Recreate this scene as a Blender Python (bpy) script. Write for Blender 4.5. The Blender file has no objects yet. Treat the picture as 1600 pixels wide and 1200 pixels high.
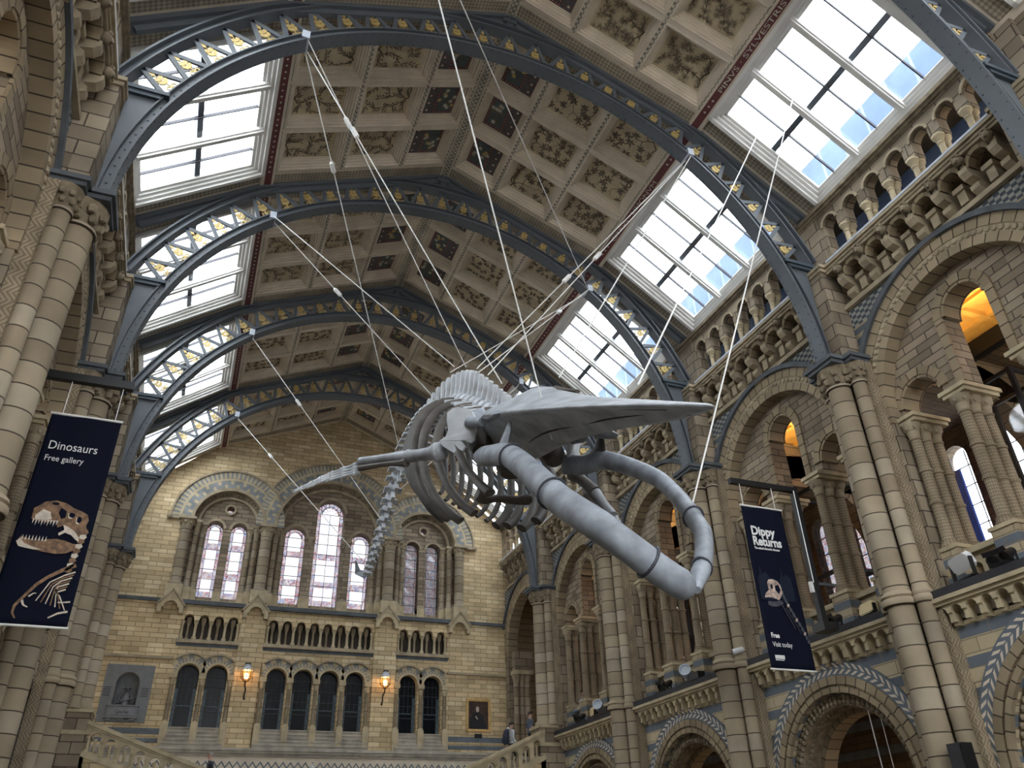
import bpy, bmesh, math, random
from mathutils import Vector, Matrix
from mathutils.geometry import tessellate_polygon
rnd = random.Random(7)
PI = math.pi
S = bpy.context.scene
COL = S.collection
sin, cos, rad = math.sin, math.cos, math.radians

# ------------------------------------------------------------------ materials
def nt(name):
    m = bpy.data.materials.new(name); m.use_nodes = True
    n = m.node_tree.nodes; l = m.node_tree.links
    return m, n, l, n['Principled BSDF']
def noise_mul(n, l, colsock, amount, scale, bsdf, detail=4.0):
    tc = n.new('ShaderNodeTexCoord'); nz = n.new('ShaderNodeTexNoise')
    nz.inputs['Scale'].default_value = scale; nz.inputs['Detail'].default_value = detail
    l.new(tc.outputs['Object'], nz.inputs['Vector'])
    mr = n.new('ShaderNodeMapRange'); mr.inputs['From Min'].default_value = .3; mr.inputs['From Max'].default_value = .7
    mr.inputs['To Min'].default_value = 1 - amount; mr.inputs['To Max'].default_value = 1 + amount * .6
    l.new(nz.outputs['Fac'], mr.inputs['Value'])
    mx = n.new('ShaderNodeVectorMath'); mx.operation = 'MULTIPLY'
    l.new(colsock, mx.inputs[0]); l.new(mr.outputs['Result'], mx.inputs[1])
    l.new(mx.outputs['Vector'], bsdf.inputs['Base Color'])
    return nz, mx
def plain(name, c, rough=.6, metal=0., noise=.15, scale=3., bump=0., spec=.5):
    m, n, l, b = nt(name)
    b.inputs['Roughness'].default_value = rough; b.inputs['Metallic'].default_value = metal
    b.inputs['Specular IOR Level'].default_value = spec
    rgb = n.new('ShaderNodeRGB'); rgb.outputs[0].default_value = (*c, 1)
    nz, mx = noise_mul(n, l, rgb.outputs[0], noise, scale, b)
    if bump:
        bp = n.new('ShaderNodeBump'); bp.inputs['Strength'].default_value = bump; bp.inputs['Distance'].default_value = .03
        l.new(nz.outputs['Fac'], bp.inputs['Height']); l.new(bp.outputs['Normal'], b.inputs['Normal'])
    return m
def emit(name, c, s):
    m, n, l, b = nt(name)
    b.inputs['Base Color'].default_value = (*c, 1); b.inputs['Emission Color'].default_value = (*c, 1)
    b.inputs['Emission Strength'].default_value = s
    return m
def brick(name, c1, c2, mortar, bw, bh, ms=.012, noise=.25, stripe=None, off=.5, nscale=.9, third=None):
    """coursed stone in metres of UV; stripe=(period, offset, duty, colour) lays bands of another stone by height"""
    m, n, l, b = nt(name)
    b.inputs['Roughness'].default_value = .85; b.inputs['Specular IOR Level'].default_value = .25
    uv = n.new('ShaderNodeUVMap')
    t = n.new('ShaderNodeTexBrick'); t.inputs['Scale'].default_value = 1
    t.inputs['Color1'].default_value = (*c1, 1); t.inputs['Color2'].default_value = (*c2, 1); t.inputs['Mortar'].default_value = (*mortar, 1)
    t.inputs['Brick Width'].default_value = bw; t.inputs['Row Height'].default_value = bh
    t.inputs['Mortar Size'].default_value = ms; t.inputs['Mortar Smooth'].default_value = .3
    t.offset = off
    l.new(uv.outputs['UV'], t.inputs['Vector'])
    cs = t.outputs['Color']
    if third:
        # now and then a paler or redder block
        vo = n.new('ShaderNodeTexWhiteNoise'); vo.noise_dimensions = '2D'
        dv = n.new('ShaderNodeVectorMath'); dv.operation = 'DIVIDE'; dv.inputs[1].default_value = (bw, bh, 1)
        fl = n.new('ShaderNodeVectorMath'); fl.operation = 'FLOOR'
        l.new(uv.outputs['UV'], dv.inputs[0]); l.new(dv.outputs['Vector'], fl.inputs[0]); l.new(fl.outputs['Vector'], vo.inputs['Vector'])
        gt = n.new('ShaderNodeMath'); gt.operation = 'GREATER_THAN'; gt.inputs[1].default_value = .8
        l.new(vo.outputs['Value'], gt.inputs[0])
        ml = n.new('ShaderNodeMath'); ml.operation = 'MULTIPLY'; ml.inputs[1].default_value = .6; l.new(gt.outputs[0], ml.inputs[0])
        inv = n.new('ShaderNodeMath'); inv.operation = 'SUBTRACT'; inv.inputs[0].default_value = 1; l.new(t.outputs['Fac'], inv.inputs[1])
        ml2 = n.new('ShaderNodeMath'); ml2.operation = 'MULTIPLY'; l.new(ml.outputs[0], ml2.inputs[0]); l.new(inv.outputs[0], ml2.inputs[1])
        mx = n.new('ShaderNodeMix'); mx.data_type = 'RGBA'; mx.inputs[7].default_value = (*third, 1)
        l.new(ml2.outputs[0], mx.inputs[0]); l.new(cs, mx.inputs[6]); cs = mx.outputs[2]
    if stripe:
        per, o, duty, sc = stripe
        sp = n.new('ShaderNodeSeparateXYZ'); l.new(uv.outputs['UV'], sp.inputs[0])
        a = n.new('ShaderNodeMath'); a.operation = 'SUBTRACT'; a.inputs[1].default_value = o; l.new(sp.outputs['Y'], a.inputs[0])
        d = n.new('ShaderNodeMath'); d.operation = 'DIVIDE'; d.inputs[1].default_value = per; l.new(a.outputs[0], d.inputs[0])
        f = n.new('ShaderNodeMath'); f.operation = 'FRACT'; l.new(d.outputs[0], f.inputs[0])
        lt = n.new('ShaderNodeMath'); lt.operation = 'LESS_THAN'; lt.inputs[1].default_value = duty; l.new(f.outputs[0], lt.inputs[0])
        inv = n.new('ShaderNodeMath'); inv.operation = 'SUBTRACT'; inv.inputs[0].default_value = 1.15; l.new(t.outputs['Fac'], inv.inputs[1])
        ml = n.new('ShaderNodeMath'); ml.operation = 'MULTIPLY'; ml.use_clamp = True; l.new(lt.outputs[0], ml.inputs[0]); l.new(inv.outputs[0], ml.inputs[1])
        mx = n.new('ShaderNodeMix'); mx.data_type = 'RGBA'; mx.inputs[7].default_value = (*sc, 1)
        l.new(ml.outputs[0], mx.inputs[0]); l.new(cs, mx.inputs[6]); cs = mx.outputs[2]
    noise_mul(n, l, cs, noise, nscale, b, 6)
    bp = n.new('ShaderNodeBump'); bp.inputs['Strength'].default_value = .5; bp.inputs['Distance'].default_value = .02; bp.invert = True
    l.new(t.outputs['Fac'], bp.inputs['Height']); l.new(bp.outputs['Normal'], b.inputs['Normal'])
    return m
def diaper(name, c1, c2, scale, rot=45., band=None):
    """carved lozenge pattern (chequer turned on the UV)"""
    m, n, l, b = nt(name); b.inputs['Roughness'].default_value = .85; b.inputs['Specular IOR Level'].default_value = .25
    uv = n.new('ShaderNodeUVMap'); mp = n.new('ShaderNodeMapping'); mp.inputs['Rotation'].default_value[2] = rad(rot)
    mp.inputs['Scale'].default_value = (scale, scale, 1)
    l.new(uv.outputs['UV'], mp.inputs['Vector'])
    ck = n.new('ShaderNodeTexChecker'); ck.inputs['Scale'].default_value = 1
    ck.inputs['Color1'].default_value = (*c1, 1); ck.inputs['Color2'].default_value = (*c2, 1)
    l.new(mp.outputs['Vector'], ck.inputs['Vector'])
    noise_mul(n, l, ck.outputs['Color'], .25, 2., b)
    bp = n.new('ShaderNodeBump'); bp.inputs['Strength'].default_value = .6; bp.inputs['Distance'].default_value = .02
    l.new(ck.outputs['Fac'], bp.inputs['Height']); l.new(bp.outputs['Normal'], b.inputs['Normal'])
    return m
def chevron(name, c1, c2):
    m, n, l, b = nt(name); b.inputs['Roughness'].default_value = .85; b.inputs['Specular IOR Level'].default_value = .25
    uv = n.new('ShaderNodeUVMap'); sp = n.new('ShaderNodeSeparateXYZ'); l.new(uv.outputs['UV'], sp.inputs[0])
    def mth(op, a, v):
        k = n.new('ShaderNodeMath'); k.operation = op; l.new(a, k.inputs[0])
        if isinstance(v, float): k.inputs[1].default_value = v
        elif v is not None: l.new(v, k.inputs[1])
        return k.outputs[0]
    zz = mth('MULTIPLY', mth('ABSOLUTE', mth('SUBTRACT', mth('FRACT', mth('DIVIDE', sp.outputs['Y'], .30), None), .5), None), .26)
    st = mth('LESS_THAN', mth('FRACT', mth('DIVIDE', mth('ADD', sp.outputs['X'], zz), .085), None), .42)
    mx = n.new('ShaderNodeMix'); mx.data_type = 'RGBA'; mx.inputs[6].default_value = (*c1, 1); mx.inputs[7].default_value = (*c2, 1)
    l.new(st, mx.inputs[0]); noise_mul(n, l, mx.outputs[2], .3, 2.5, b)
    return m
def spandrel_mat(name):
    """bands of blue-grey and buff stone with two chequered courses, by height"""
    m, n, l, b = nt(name); b.inputs['Roughness'].default_value = .85; b.inputs['Specular IOR Level'].default_value = .25
    uv = n.new('ShaderNodeUVMap'); sp = n.new('ShaderNodeSeparateXYZ'); l.new(uv.outputs['UV'], sp.inputs[0])
    mp = n.new('ShaderNodeMapping'); mp.inputs['Scale'].default_value = (7.5, 11.5, 1); l.new(uv.outputs['UV'], mp.inputs['Vector'])
    ck = n.new('ShaderNodeTexChecker'); ck.inputs['Scale'].default_value = 1
    ck.inputs['Color1'].default_value = (.30, .30, .27, 1); ck.inputs['Color2'].default_value = (.065, .078, .095, 1)
    l.new(mp.outputs['Vector'], ck.inputs['Vector'])
    r = n.new('ShaderNodeValToRGB'); r.color_ramp.interpolation = 'CONSTANT'
    mr = n.new('ShaderNodeMapRange'); mr.inputs['From Min'].default_value = 10; mr.inputs['From Max'].default_value = 15
    l.new(sp.outputs['Y'], mr.inputs['Value']); l.new(mr.outputs['Result'], r.inputs['Fac'])
    B = (.10, .118, .135, 1); T = (.32, .265, .18, 1)
    el = r.color_ramp.elements
    el[0].position = 0; el[0].color = B
    zs = [(10.6, T), (10.9, B), (11.2, T), (11.5, B), (12.25, T), (12.37, B), (12.55, T), (12.67, B), (12.82, T), (13.46, T)]
    el[1].position = (zs[0][0] - 10) / 5; el[1].color = zs[0][1]
    for z, c in zs[1:]:
        e = el.new((z - 10) / 5); e.color = c
    r2 = n.new('ShaderNodeValToRGB'); r2.color_ramp.interpolation = 'CONSTANT'; l.new(mr.outputs['Result'], r2.inputs['Fac'])
    e2 = r2.color_ramp.elements; e2[0].color = (0, 0, 0, 1); e2[1].position = (11.55 - 10) / 5; e2[1].color = (1, 1, 1, 1)
    for z, v in ((12.2, 0), (12.88, 1), (13.42, 0)):
        e = e2.new((z - 10) / 5); e.color = (v, v, v, 1)
    mx = n.new('ShaderNodeMix'); mx.data_type = 'RGBA'
    l.new(r2.outputs['Color'], mx.inputs[0]); l.new(r.outputs['Color'], mx.inputs[6]); l.new(ck.outputs['Color'], mx.inputs[7])
    noise_mul(n, l, mx.outputs[2], .25, 1.5, b)
    return m
def glass(name, tint=(1, 1, 1), gloss=.06, pattern=None, dens=1., pale=False):
    """thin window glass: see-through with a weak reflection; pattern = leaded coloured glass"""
    m = bpy.data.materials.new(name); m.use_nodes = True
    n = m.node_tree.nodes; l = m.node_tree.links; n.clear()
    o = n.new('ShaderNodeOutputMaterial'); t = n.new('ShaderNodeBsdfTransparent'); t.inputs['Color'].default_value = (*tint, 1)
    g = n.new('ShaderNodeBsdfGlossy'); g.inputs['Roughness'].default_value = .05
    mx = n.new('ShaderNodeMixShader'); mx.inputs[0].default_value = gloss
    l.new(t.outputs[0], mx.inputs[1]); l.new(g.outputs[0], mx.inputs[2]); l.new(mx.outputs[0], o.inputs['Surface'])
    if pattern:
        uv = n.new('ShaderNodeUVMap'); vo = n.new('ShaderNodeTexVoronoi'); vo.inputs['Scale'].default_value = pattern
        l.new(uv.outputs['UV'], vo.inputs['Vector'])
        r = n.new('ShaderNodeValToRGB'); r.color_ramp.interpolation = 'CONSTANT'
        el = r.color_ramp.elements; k = dens ** .5; cols = [(.40 * k, .395 * k, .405 * k), (.34 * k, .22 * k, .23 * k), (.40 * k, .385 * k, .39 * k), (.27 * k, .31 * k, .38 * k), (.39 * k, .37 * k, .36 * k), (.36 * k, .29 * k, .28 * k)]
        if pale: cols = [(.40 * k, .40 * k, .41 * k), (.38 * k, .36 * k, .38 * k), (.41 * k, .40 * k, .40 * k), (.37 * k, .38 * k, .40 * k), (.40 * k, .395 * k, .39 * k), (.39 * k, .37 * k, .37 * k)]
        el[0].position = 0; el[0].color = (*cols[0], 1); el[1].position = .17; el[1].color = (*cols[1], 1)
        for i, c in enumerate(cols[2:]):
            e = el.new((.34, .55, .72, .86)[i]); e.color = (*c, 1)
        sp = n.new('ShaderNodeSeparateColor'); l.new(vo.outputs['Color'], sp.inputs[0]); l.new(sp.outputs[0], r.inputs['Fac'])
        l.new(r.outputs['Color'], t.inputs['Color'])
    return m

TAN1, TAN2 = (.70, .555, .34), (.50, .385, .23)
GR1, GR2 = (.36, .295, .215), (.20, .16, .115)
BLUE = (.15, .175, .205)
M = {}
M['wall_tan'] = brick('buff_brickwork', TAN1, TAN2, (.24, .18, .105), .62, .2, .012, .22, third=(.80, .68, .46))
M['wall_dark'] = brick('shade_dark_brickwork', (.17, .125, .08), (.11, .085, .06), (.06, .05, .04), .62, .2, .012, .25)  # brick darkened so the dimness of the galleries is in its colour
M['wall_grey'] = brick('grey_brown_brickwork', GR1, GR2, (.085, .07, .055), .66, .2, .014, .3, third=(.42, .33, .25))
M['ashlar'] = brick('grey_brown_ashlar', GR1, GR2, (.075, .06, .045), .7, .36, .016, .3, third=(.36, .30, .22))
M['banded'] = brick('buff_stone_with_blue_bands', (.58, .49, .33), (.48, .39, .25), (.28, .23, .16), .7, .26, .012, .2, stripe=(.56, .19, .39, BLUE))
M['pedestal'] = brick('pedestal_stone_with_blue_bands', (.50, .42, .28), (.42, .34, .22), (.25, .2, .14), .5, .19, .012, .2, stripe=(.38, 6.24, .5, BLUE))
M['drum'] = brick('column_drum_stone', (.37, .305, .215), (.24, .19, .13), (.07, .055, .04), 30., .40, .014, .25, off=.0, third=(.40, .345, .265))
M['vous'] = brick('arch_stone', (.37, .295, .195), (.26, .205, .135), (.07, .055, .04), 30., .30, .016, .25, off=0)
M['vousb'] = brick('dark_arch_stone', (.30, .235, .15), (.22, .17, .11), (.09, .07, .05), 30., .30, .016, .25, off=0)
M['stone'] = plain('carved_stone', (.38, .315, .22), .85, 0, .3, 2.5, .4, .25)
M['stone_l'] = plain('pale_carved_stone', (.50, .42, .28), .85, 0, .25, 2.5, .3, .25)
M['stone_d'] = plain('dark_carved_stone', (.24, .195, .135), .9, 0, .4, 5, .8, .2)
M['blue'] = plain('blue_grey_stone', BLUE, .8, 0, .25, 2.5, 0, .25)
M['blue_p'] = plain('pale_blue_grey_stone', (.25, .265, .27), .8, 0, .3, 2.5, 0, .25)
M['hood'] = plain('dark_blue_grey_moulding', (.10, .112, .125), .8, 0, .25, 2.5, 0, .3)
M['step'] = plain('grey_step_stone', (.44, .405, .345), .85, 0, .3, 2.5, 0, .25)
M['diaper'] = diaper('lozenge_carved_stone', (.32, .26, .18), (.205, .165, .11), 20.)
M['chev'] = chevron('chevron_carved_stone', (.33, .265, .18), (.20, .16, .11))
M['spandrel'] = spandrel_mat('banded_chequer_stone')
M['lead'] = plain('dark_lead_sheet', (.035, .035, .04), .6, 0, .2, 3, 0, .3)
M['rail_lead'] = plain('pale_lead_sheet', (.55, .60, .68), .45, 0, .1, 3)
M['iron'] = plain('blue_grey_painted_iron', (.108, .124, .142), .45, 0, .12, 1.5)
M['rivet'] = plain('dark_rivet_heads', (.05, .07, .09), .5, 0, .1, 1.5)
M['gold'] = plain('gilded_iron', (.58, .43, .17), .45, .3, .2, 8)
M['cream'] = plain('cream_painted_plaster', (.68, .60, .485), .7, 0, .12, 2)
M['white'] = plain('white_painted_timber', (.80, .79, .76), .55, 0, .06, 2)
M['panel'] = plain('beige_painted_panel', (.60, .51, .35), .75, 0, .22, 2)
M['panel_b'] = plain('dark_teal_painted_panel', (.10, .125, .13), .75, 0, .25, 3)
M['maroon'] = plain('maroon_painted_band', (.15, .045, .048), .7, 0, .2, 5)
M['twig'] = plain('brown_painted_branch', (.085, .06, .045), .8, 0, .2, 5)
M['leaf'] = plain('grey_brown_painted_leaf', (.17, .135, .10), .8, 0, .35, 5)
M['leafg'] = plain('gilded_painted_fruit', (.55, .42, .16), .5, .2, .2, 5)
M['petal'] = plain('pale_painted_petal', (.58, .55, .46), .8, 0, .3, 6)
M['strip'] = diaper('stencilled_rib_strip', (.60, .53, .42), (.22, .215, .19), 13., 0)
M['leafmould'] = diaper('leaf_moulded_plaster', (.44, .385, .30), (.25, .215, .165), 15., 45)
M['bone'] = plain('blue_grey_bone', (.285, .315, .36), .55, 0, .4, 3.4, .35)
M['bone_s'] = plain('grey_skull_bone', (.39, .415, .45), .55, 0, .35, 3., .35)
M['bone_l'] = plain('pale_bone', (.60, .63, .67), .55, 0, .2, 3, .2)
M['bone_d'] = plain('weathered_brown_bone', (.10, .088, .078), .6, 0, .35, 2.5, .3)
M['wire'] = plain('steel_wire', (.85, .85, .83), .4, .0, .05, 3)
M['black'] = plain('black_painted_metal', (.012, .012, .014), .4, 0, .1, 3)
M['navy'] = plain('navy_banner_cloth', (.004, .006, .017), .8, 0, .15, 2, 0, .12)
M['navy2'] = plain('navy_printed_spires', (.012, .017, .032), .8, 0, .15, 2, 0, .12)
M['ink'] = plain('white_print', (.80, .80, .80), .6, 0, .02, 2)
M['dino'] = plain('brown_printed_fossil', (.23, .125, .062), .6, 0, .6, 14)
M['dinol'] = plain('ivory_printed_fossil', (.66, .58, .48), .6, 0, .25, 14)
M['pink'] = plain('pale_pink_printed_fossil', (.55, .42, .36), .6, 0, .6, 12)
M['grim'] = plain('grey_blue_printed_fossil', (.06, .065, .085), .6, 0, .5, 14)
M['dark'] = plain('shade_toned_stone', (.07, .06, .05), .9, 0, .2, 2)  # near black in itself: the shade of passages and recesses painted in
M['doorglass'] = plain('dark_leaded_glass', (.006, .009, .013), .25, 0, .4, 6, 0, .12)
M['doorlead'] = plain('leaded_glass_border', (.11, .15, .175), .4, 0, .8, 22, 0, .2)
M['slate'] = plain('grey_slate', (.17, .175, .185), .6, 0, .15, 4)
M['bronze'] = plain('dark_bronze', (.13, .135, .15), .3, .2, .25, 6)
M['frame_gold'] = plain('gilt_picture_frame', (.66, .44, .17), .5, .0, .25, 8)
M['canvas'] = plain('brown_oil_canvas', (.055, .026, .016), .6, 0, .6, 5)
M['coat'] = plain('black_painted_coat', (.008, .008, .012), .6, 0, .2, 5)
M['flesh'] = plain('pale_painted_flesh', (.52, .44, .36), .6, 0, .3, 12)
M['lamp'] = emit('lantern_glow', (1., .62, .30), 6.)
M['lampglass'] = glass('lantern_glass', (1, .9, .75), .1)
M['floor'] = plain('stone_mosaic_floor', (.12, .105, .085), .5, 0, .2, 1.)
M['goldceil'] = plain('golden_timber_ceiling', (.62, .36, .09), .6, 0, .25, 2)
M['pane'] = glass('clear_skylight_glass', (.97, .985, 1.), .05)
M['stained'] = glass('stained_window_glass', (.9, .9, .95), .05, 17., .42)
M['stained_w'] = glass('pale_leaded_glass', (.9, .9, .95), .05, 7., .85, True)
M['stained_d'] = glass('dense_stained_window_glass', (.8, .8, .9), .05, 22., .17)
M['stained_b'] = glass('coloured_border_glass', (.9, .9, .95), .02, 17., 3.6)
M['leadline'] = plain('window_lead', (.05, .05, .06), .6, 0, .1, 3)
M['roofmetal'] = brick('corrugated_roof_sheet', (.105, .15, .265), (.08, .12, .225), (.17, .215, .32), .9, 40., .05, .2)
M['cyan'] = plain('blue_display_board', (.03, .10, .62), .5, 0, .1, 2)
M['exhibit'] = plain('dark_exhibit', (.02, .02, .025), .5, 0, .3, 3)
M['skin'] = plain('skin', (.50, .31, .23), .6, 0, .08, 6)
M['hair'] = plain('dark_brown_hair', (.025, .017, .012), .7, 0, .2, 20)
M['hair_g'] = plain('grey_cropped_hair', (.30, .27, .24), .7, 0, .2, 20)
M['shirt_g'] = plain('blue_grey_tshirt', (.10, .12, .165), .8, 0, .15, 5)
M['jacket_w'] = plain('white_hooded_jacket', (.62, .63, .66), .8, 0, .1, 5)
M['jacket_n'] = plain('navy_jacket', (.014, .018, .032), .7, 0, .2, 5)
M['trouser'] = plain('dark_trousers', (.018, .019, .024), .8, 0, .2, 5)
M['pack'] = plain('navy_backpack_cloth', (.018, .024, .05), .7, 0, .3, 8)
M['shirt_b'] = plain('light_blue_shirt', (.28, .40, .68), .8, 0, .15, 6)
M['marble'] = plain('white_marble', (.72, .71, .69), .4, 0, .08, 3)
M['lampwhite'] = plain('white_lamp_housing', (.72, .72, .74), .4, 0, .05, 3)
M['lampcream'] = plain('cream_lamp_housing', (.72, .58, .33), .4, 0, .05, 3)
M['lens'] = plain('blue_lamp_lens', (.10, .28, .62), .1, 0, .1, 3)

# ------------------------------------------------------------------ mesh builder
def arc(cx, cz, R, a0, a1, n):
    return [(cx + R * cos(a0 + (a1 - a0) * i / n), cz + R * sin(a0 + (a1 - a0) * i / n)) for i in range(n + 1)]
class MB:
    def __init__(s): s.v = []; s.f = []; s.m = []; s.uv = []
    def add(s, verts, faces, mat=0, uvs=None):
        b = len(s.v); s.v += [tuple(p) for p in verts]
        for i, f in enumerate(faces):
            s.f.append([b + k for k in f]); s.m.append(mat[i] if isinstance(mat, (list, tuple)) else mat)
            s.uv.append(uvs[i] if uvs else None)
        return s
    def box(s, T, u0, u1, d0, d1, z0, z1, mat=0):
        P = [T(u, d, z) for z in (z0, z1) for d in (d0, d1) for u in (u0, u1)]
        return s.add(P, [(0, 1, 3, 2), (4, 6, 7, 5), (0, 4, 5, 1), (2, 3, 7, 6), (0, 2, 6, 4), (1, 5, 7, 3)], mat)
    def poly(s, T, pts, d0, d1, mat=0, side=None, holes=()):
        loops = [list(pts)] + [list(h) for h in holes]
        tri = tessellate_polygon([[Vector((p[0], p[1], 0)) for p in L] for L in loops])
        allp = [p for L in loops for p in L]; n = len(allp)
        V = [T(p[0], d1, p[1]) for p in allp] + [T(p[0], d0, p[1]) for p in allp]
        F = []; mm = []
        for t in tri:
            F.append(tuple(t)); mm.append(mat); F.append(tuple(n + k for k in reversed(t))); mm.append(mat)
        b = 0
        for L in loops:
            k = len(L)
            for i in range(k):
                j = (i + 1) % k; F.append((b + i, b + j, n + b + j, n + b + i)); mm.append(mat if side is None else side)
            b += k
        return s.add(V, F, mm)
    def ring(s, T, uc, zc, R0, R1, a0, a1, d0, d1, n, mat=0):
        V = []; F = []; U = []; mm = []
        for i in range(n + 1):
            a = a0 + (a1 - a0) * i / n; c, q = cos(a), sin(a)
            V += [T(uc + R0 * c, d1, zc + R0 * q), T(uc + R1 * c, d1, zc + R1 * q), T(uc + R1 * c, d0, zc + R1 * q), T(uc + R0 * c, d0, zc + R0 * q)]
        Rm = (R0 + R1) / 2
        for i in range(n):
            y0, y1 = (a0 + (a1 - a0) * i / n) * Rm, (a0 + (a1 - a0) * (i + 1) / n) * Rm
            k = mat(i) if callable(mat) else mat
            for j in range(4):
                jj = (j + 1) % 4
                F.append((i * 4 + j, i * 4 + jj, i * 4 + 4 + jj, i * 4 + 4 + j)); mm.append(k)
                x0, x1 = ((R0, R1), (R1, R1 + d1 - d0), (R0, R1), (R0 - d1 + d0, R0))[j]
                U.append([(x0, y0), (x1, y0), (x1, y1), (x0, y1)])
        for i in (0, n):
            F.append(tuple(i * 4 + j for j in range(4))); mm.append(mat(0) if callable(mat) else mat); U.append([(0, 0), (.1, 0), (.1, .1), (0, .1)])
        return s.add(V, F, mm, U)
    def lathe(s, c, prof, n=16, mat=0, ax=None):
        """prof: (radius, height) pairs about the vertical through c (or about direction ax)"""
        c = Vector(c); V = []; F = []; U = []; mm = []
        if ax is None: e1, e2, e3 = Vector((1, 0, 0)), Vector((0, 1, 0)), Vector((0, 0, 1))
        else:
            e3 = Vector(ax).normalized(); e1 = e3.orthogonal().normalized(); e2 = e3.cross(e1)
        for r, z in prof:
            for i in range(n):
                a = 2 * PI * i / n; V.append(c + e1 * (r * cos(a)) + e2 * (r * sin(a)) + e3 * z)
        rm = max(r for r, z in prof); z0 = c.z if ax is None else 0
        for k in range(len(prof) - 1):
            for i in range(n):
                j = (i + 1) % n
                F.append((k * n + i, k * n + j, k * n + n + j, k * n + n + i)); mm.append(mat)
                u0, u1 = i / n * 2 * PI * rm, (i + 1) / n * 2 * PI * rm
                a, b = z0 + prof[k][1], z0 + prof[k + 1][1]
                U.append([(u0, a), (u1, a), (u1, b), (u0, b)])
        for k in (0, len(prof) - 1):
            if prof[k][0] > 1e-4:
                F.append(tuple(k * n + i for i in range(n))); mm.append(mat); U.append([(.1 * cos(2 * PI * i / n), z0 + prof[k][1] + .1 * sin(2 * PI * i / n)) for i in range(n)])
        return s.add(V, F, mm, U)
    def tube(s, path, rad_, n=8, mat=0, up=(0, 0, 1), caps=True):
        """swept tube; rad_ per point: r or (side, up) pair; up gives the section's second axis"""
        path = [Vector(p) for p in path]; k = len(path); up = Vector(up)
        if not isinstance(rad_, (list, tuple)): rad_ = [rad_] * k
        V = []; F = []; U = []; L = 0; pb = None
        for i, p in enumerate(path):
            t = (path[min(i + 1, k - 1)] - path[max(i - 1, 0)]).normalized()
            a = t.cross(up)
            if a.length < 1e-3: a = pb if pb is not None else t.orthogonal()
            a.normalize(); b = a.cross(t); pb = a
            r = rad_[i]; ra, rb = r if isinstance(r, (tuple, list)) else (r, r)
            for j in range(n):
                th = 2 * PI * j / n; V.append(p + a * (ra * cos(th)) + b * (rb * sin(th)))
        for i in range(k - 1):
            L2 = L + (path[i + 1] - path[i]).length
            for j in range(n):
                q = (j + 1) % n; F.append((i * n + j, i * n + q, i * n + n + q, i * n + n + j))
                U.append([(j / n, L), ((j + 1) / n, L), ((j + 1) / n, L2), (j / n, L2)])
            L = L2
        if caps:
            F.append(tuple(range(n))); U.append([(0, 0)] * n); F.append(tuple((k - 1) * n + j for j in range(n))); U.append([(0, 0)] * n)
        return s.add(V, F, mat, U)
    def bar(s, a, b, w, h, mat=0, up=(0, 0, 1)):
        return s.tube([a, b], (w * .7071, h * .7071) if False else [(w * .7071, h * .7071)] * 2, 4, mat, up) if False else s._bar(a, b, w, h, mat, up)
    def _bar(s, a, b, w, h, mat, up):
        a, b, up = Vector(a), Vector(b), Vector(up); t = (b - a).normalized(); x = t.cross(up)
        if x.length < 1e-3: x = t.orthogonal()
        x.normalize(); y = x.cross(t); V = []
        for p in (a, b):
            for i, j in ((-1, -1), (1, -1), (1, 1), (-1, 1)): V.append(p + x * (i * w / 2) + y * (j * h / 2))
        return s.add(V, [(0, 1, 2, 3), (4, 7, 6, 5), (0, 4, 5, 1), (1, 5, 6, 2), (2, 6, 7, 3), (3, 7, 4, 0)], mat)
    def ball(s, c, r, nu=10, nv=6, mat=0, sc=(1, 1, 1)):
        V = [Vector(c) + Vector((0, 0, -r * sc[2]))]; F = []
        for k in range(1, nv):
            ph = -PI / 2 + PI * k / nv
            for i in range(nu):
                a = 2 * PI * i / nu; V.append(Vector(c) + Vector((r * sc[0] * cos(ph) * cos(a), r * sc[1] * cos(ph) * sin(a), r * sc[2] * sin(ph))))
        V.append(Vector(c) + Vector((0, 0, r * sc[2]))); N = len(V) - 1
        for i in range(nu):
            j = (i + 1) % nu; F.append((0, 1 + j, 1 + i)); b = 1 + (nv - 2) * nu; F.append((N, b + i, b + j))
            for k in range(nv - 2): F.append((1 + k * nu + i, 1 + k * nu + j, 1 + k * nu + nu + j, 1 + k * nu + nu + i))
        return s.add(V, F, mat)
    def flat(s, pts3, mat=0): return s.add(pts3, [tuple(range(len(pts3)))], mat)
    def mesh(s, name, mats, smooth=False, recalc=True):
        me = bpy.data.meshes.new(name); me.from_pydata(s.v, [], s.f)
        for m in mats: me.materials.append(M[m] if isinstance(m, str) else m)
        ul = me.uv_layers.new(name='UVMap'); data = [0.] * (2 * len(me.loops)); vv = me.vertices
        for p, u in zip(me.polygons, s.uv):
            p.use_smooth = smooth
            if u:
                for k, li in enumerate(p.loop_indices): data[2 * li], data[2 * li + 1] = u[k]
            else:
                nx, ny, nz = (abs(c) for c in p.normal)
                for li in p.loop_indices:
                    c = vv[me.loops[li].vertex_index].co
                    data[2 * li], data[2 * li + 1] = (c.x, c.y) if nz > max(nx, ny) else ((c.y, c.z) if nx > ny else (c.x, c.z))
        ul.data.foreach_set('uv', data); me.polygons.foreach_set('material_index', s.m)
        if recalc:
            bm = bmesh.new(); bm.from_mesh(me); bmesh.ops.recalc_face_normals(bm, faces=bm.faces); bm.to_mesh(me); bm.free()
        if smooth: me.set_sharp_from_angle(angle=rad(42))
        me.update(); return me
    def build(s, name, mats, parent=None, smooth=False, label=None, recalc=True):
        o = bpy.data.objects.new(name, s.mesh(name, mats, smooth, recalc)); COL.objects.link(o)
        if parent is not None: o.parent = parent; o.matrix_parent_inverse = parent.matrix_basis.inverted()
        if label: o['label'] = label
        return o
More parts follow.
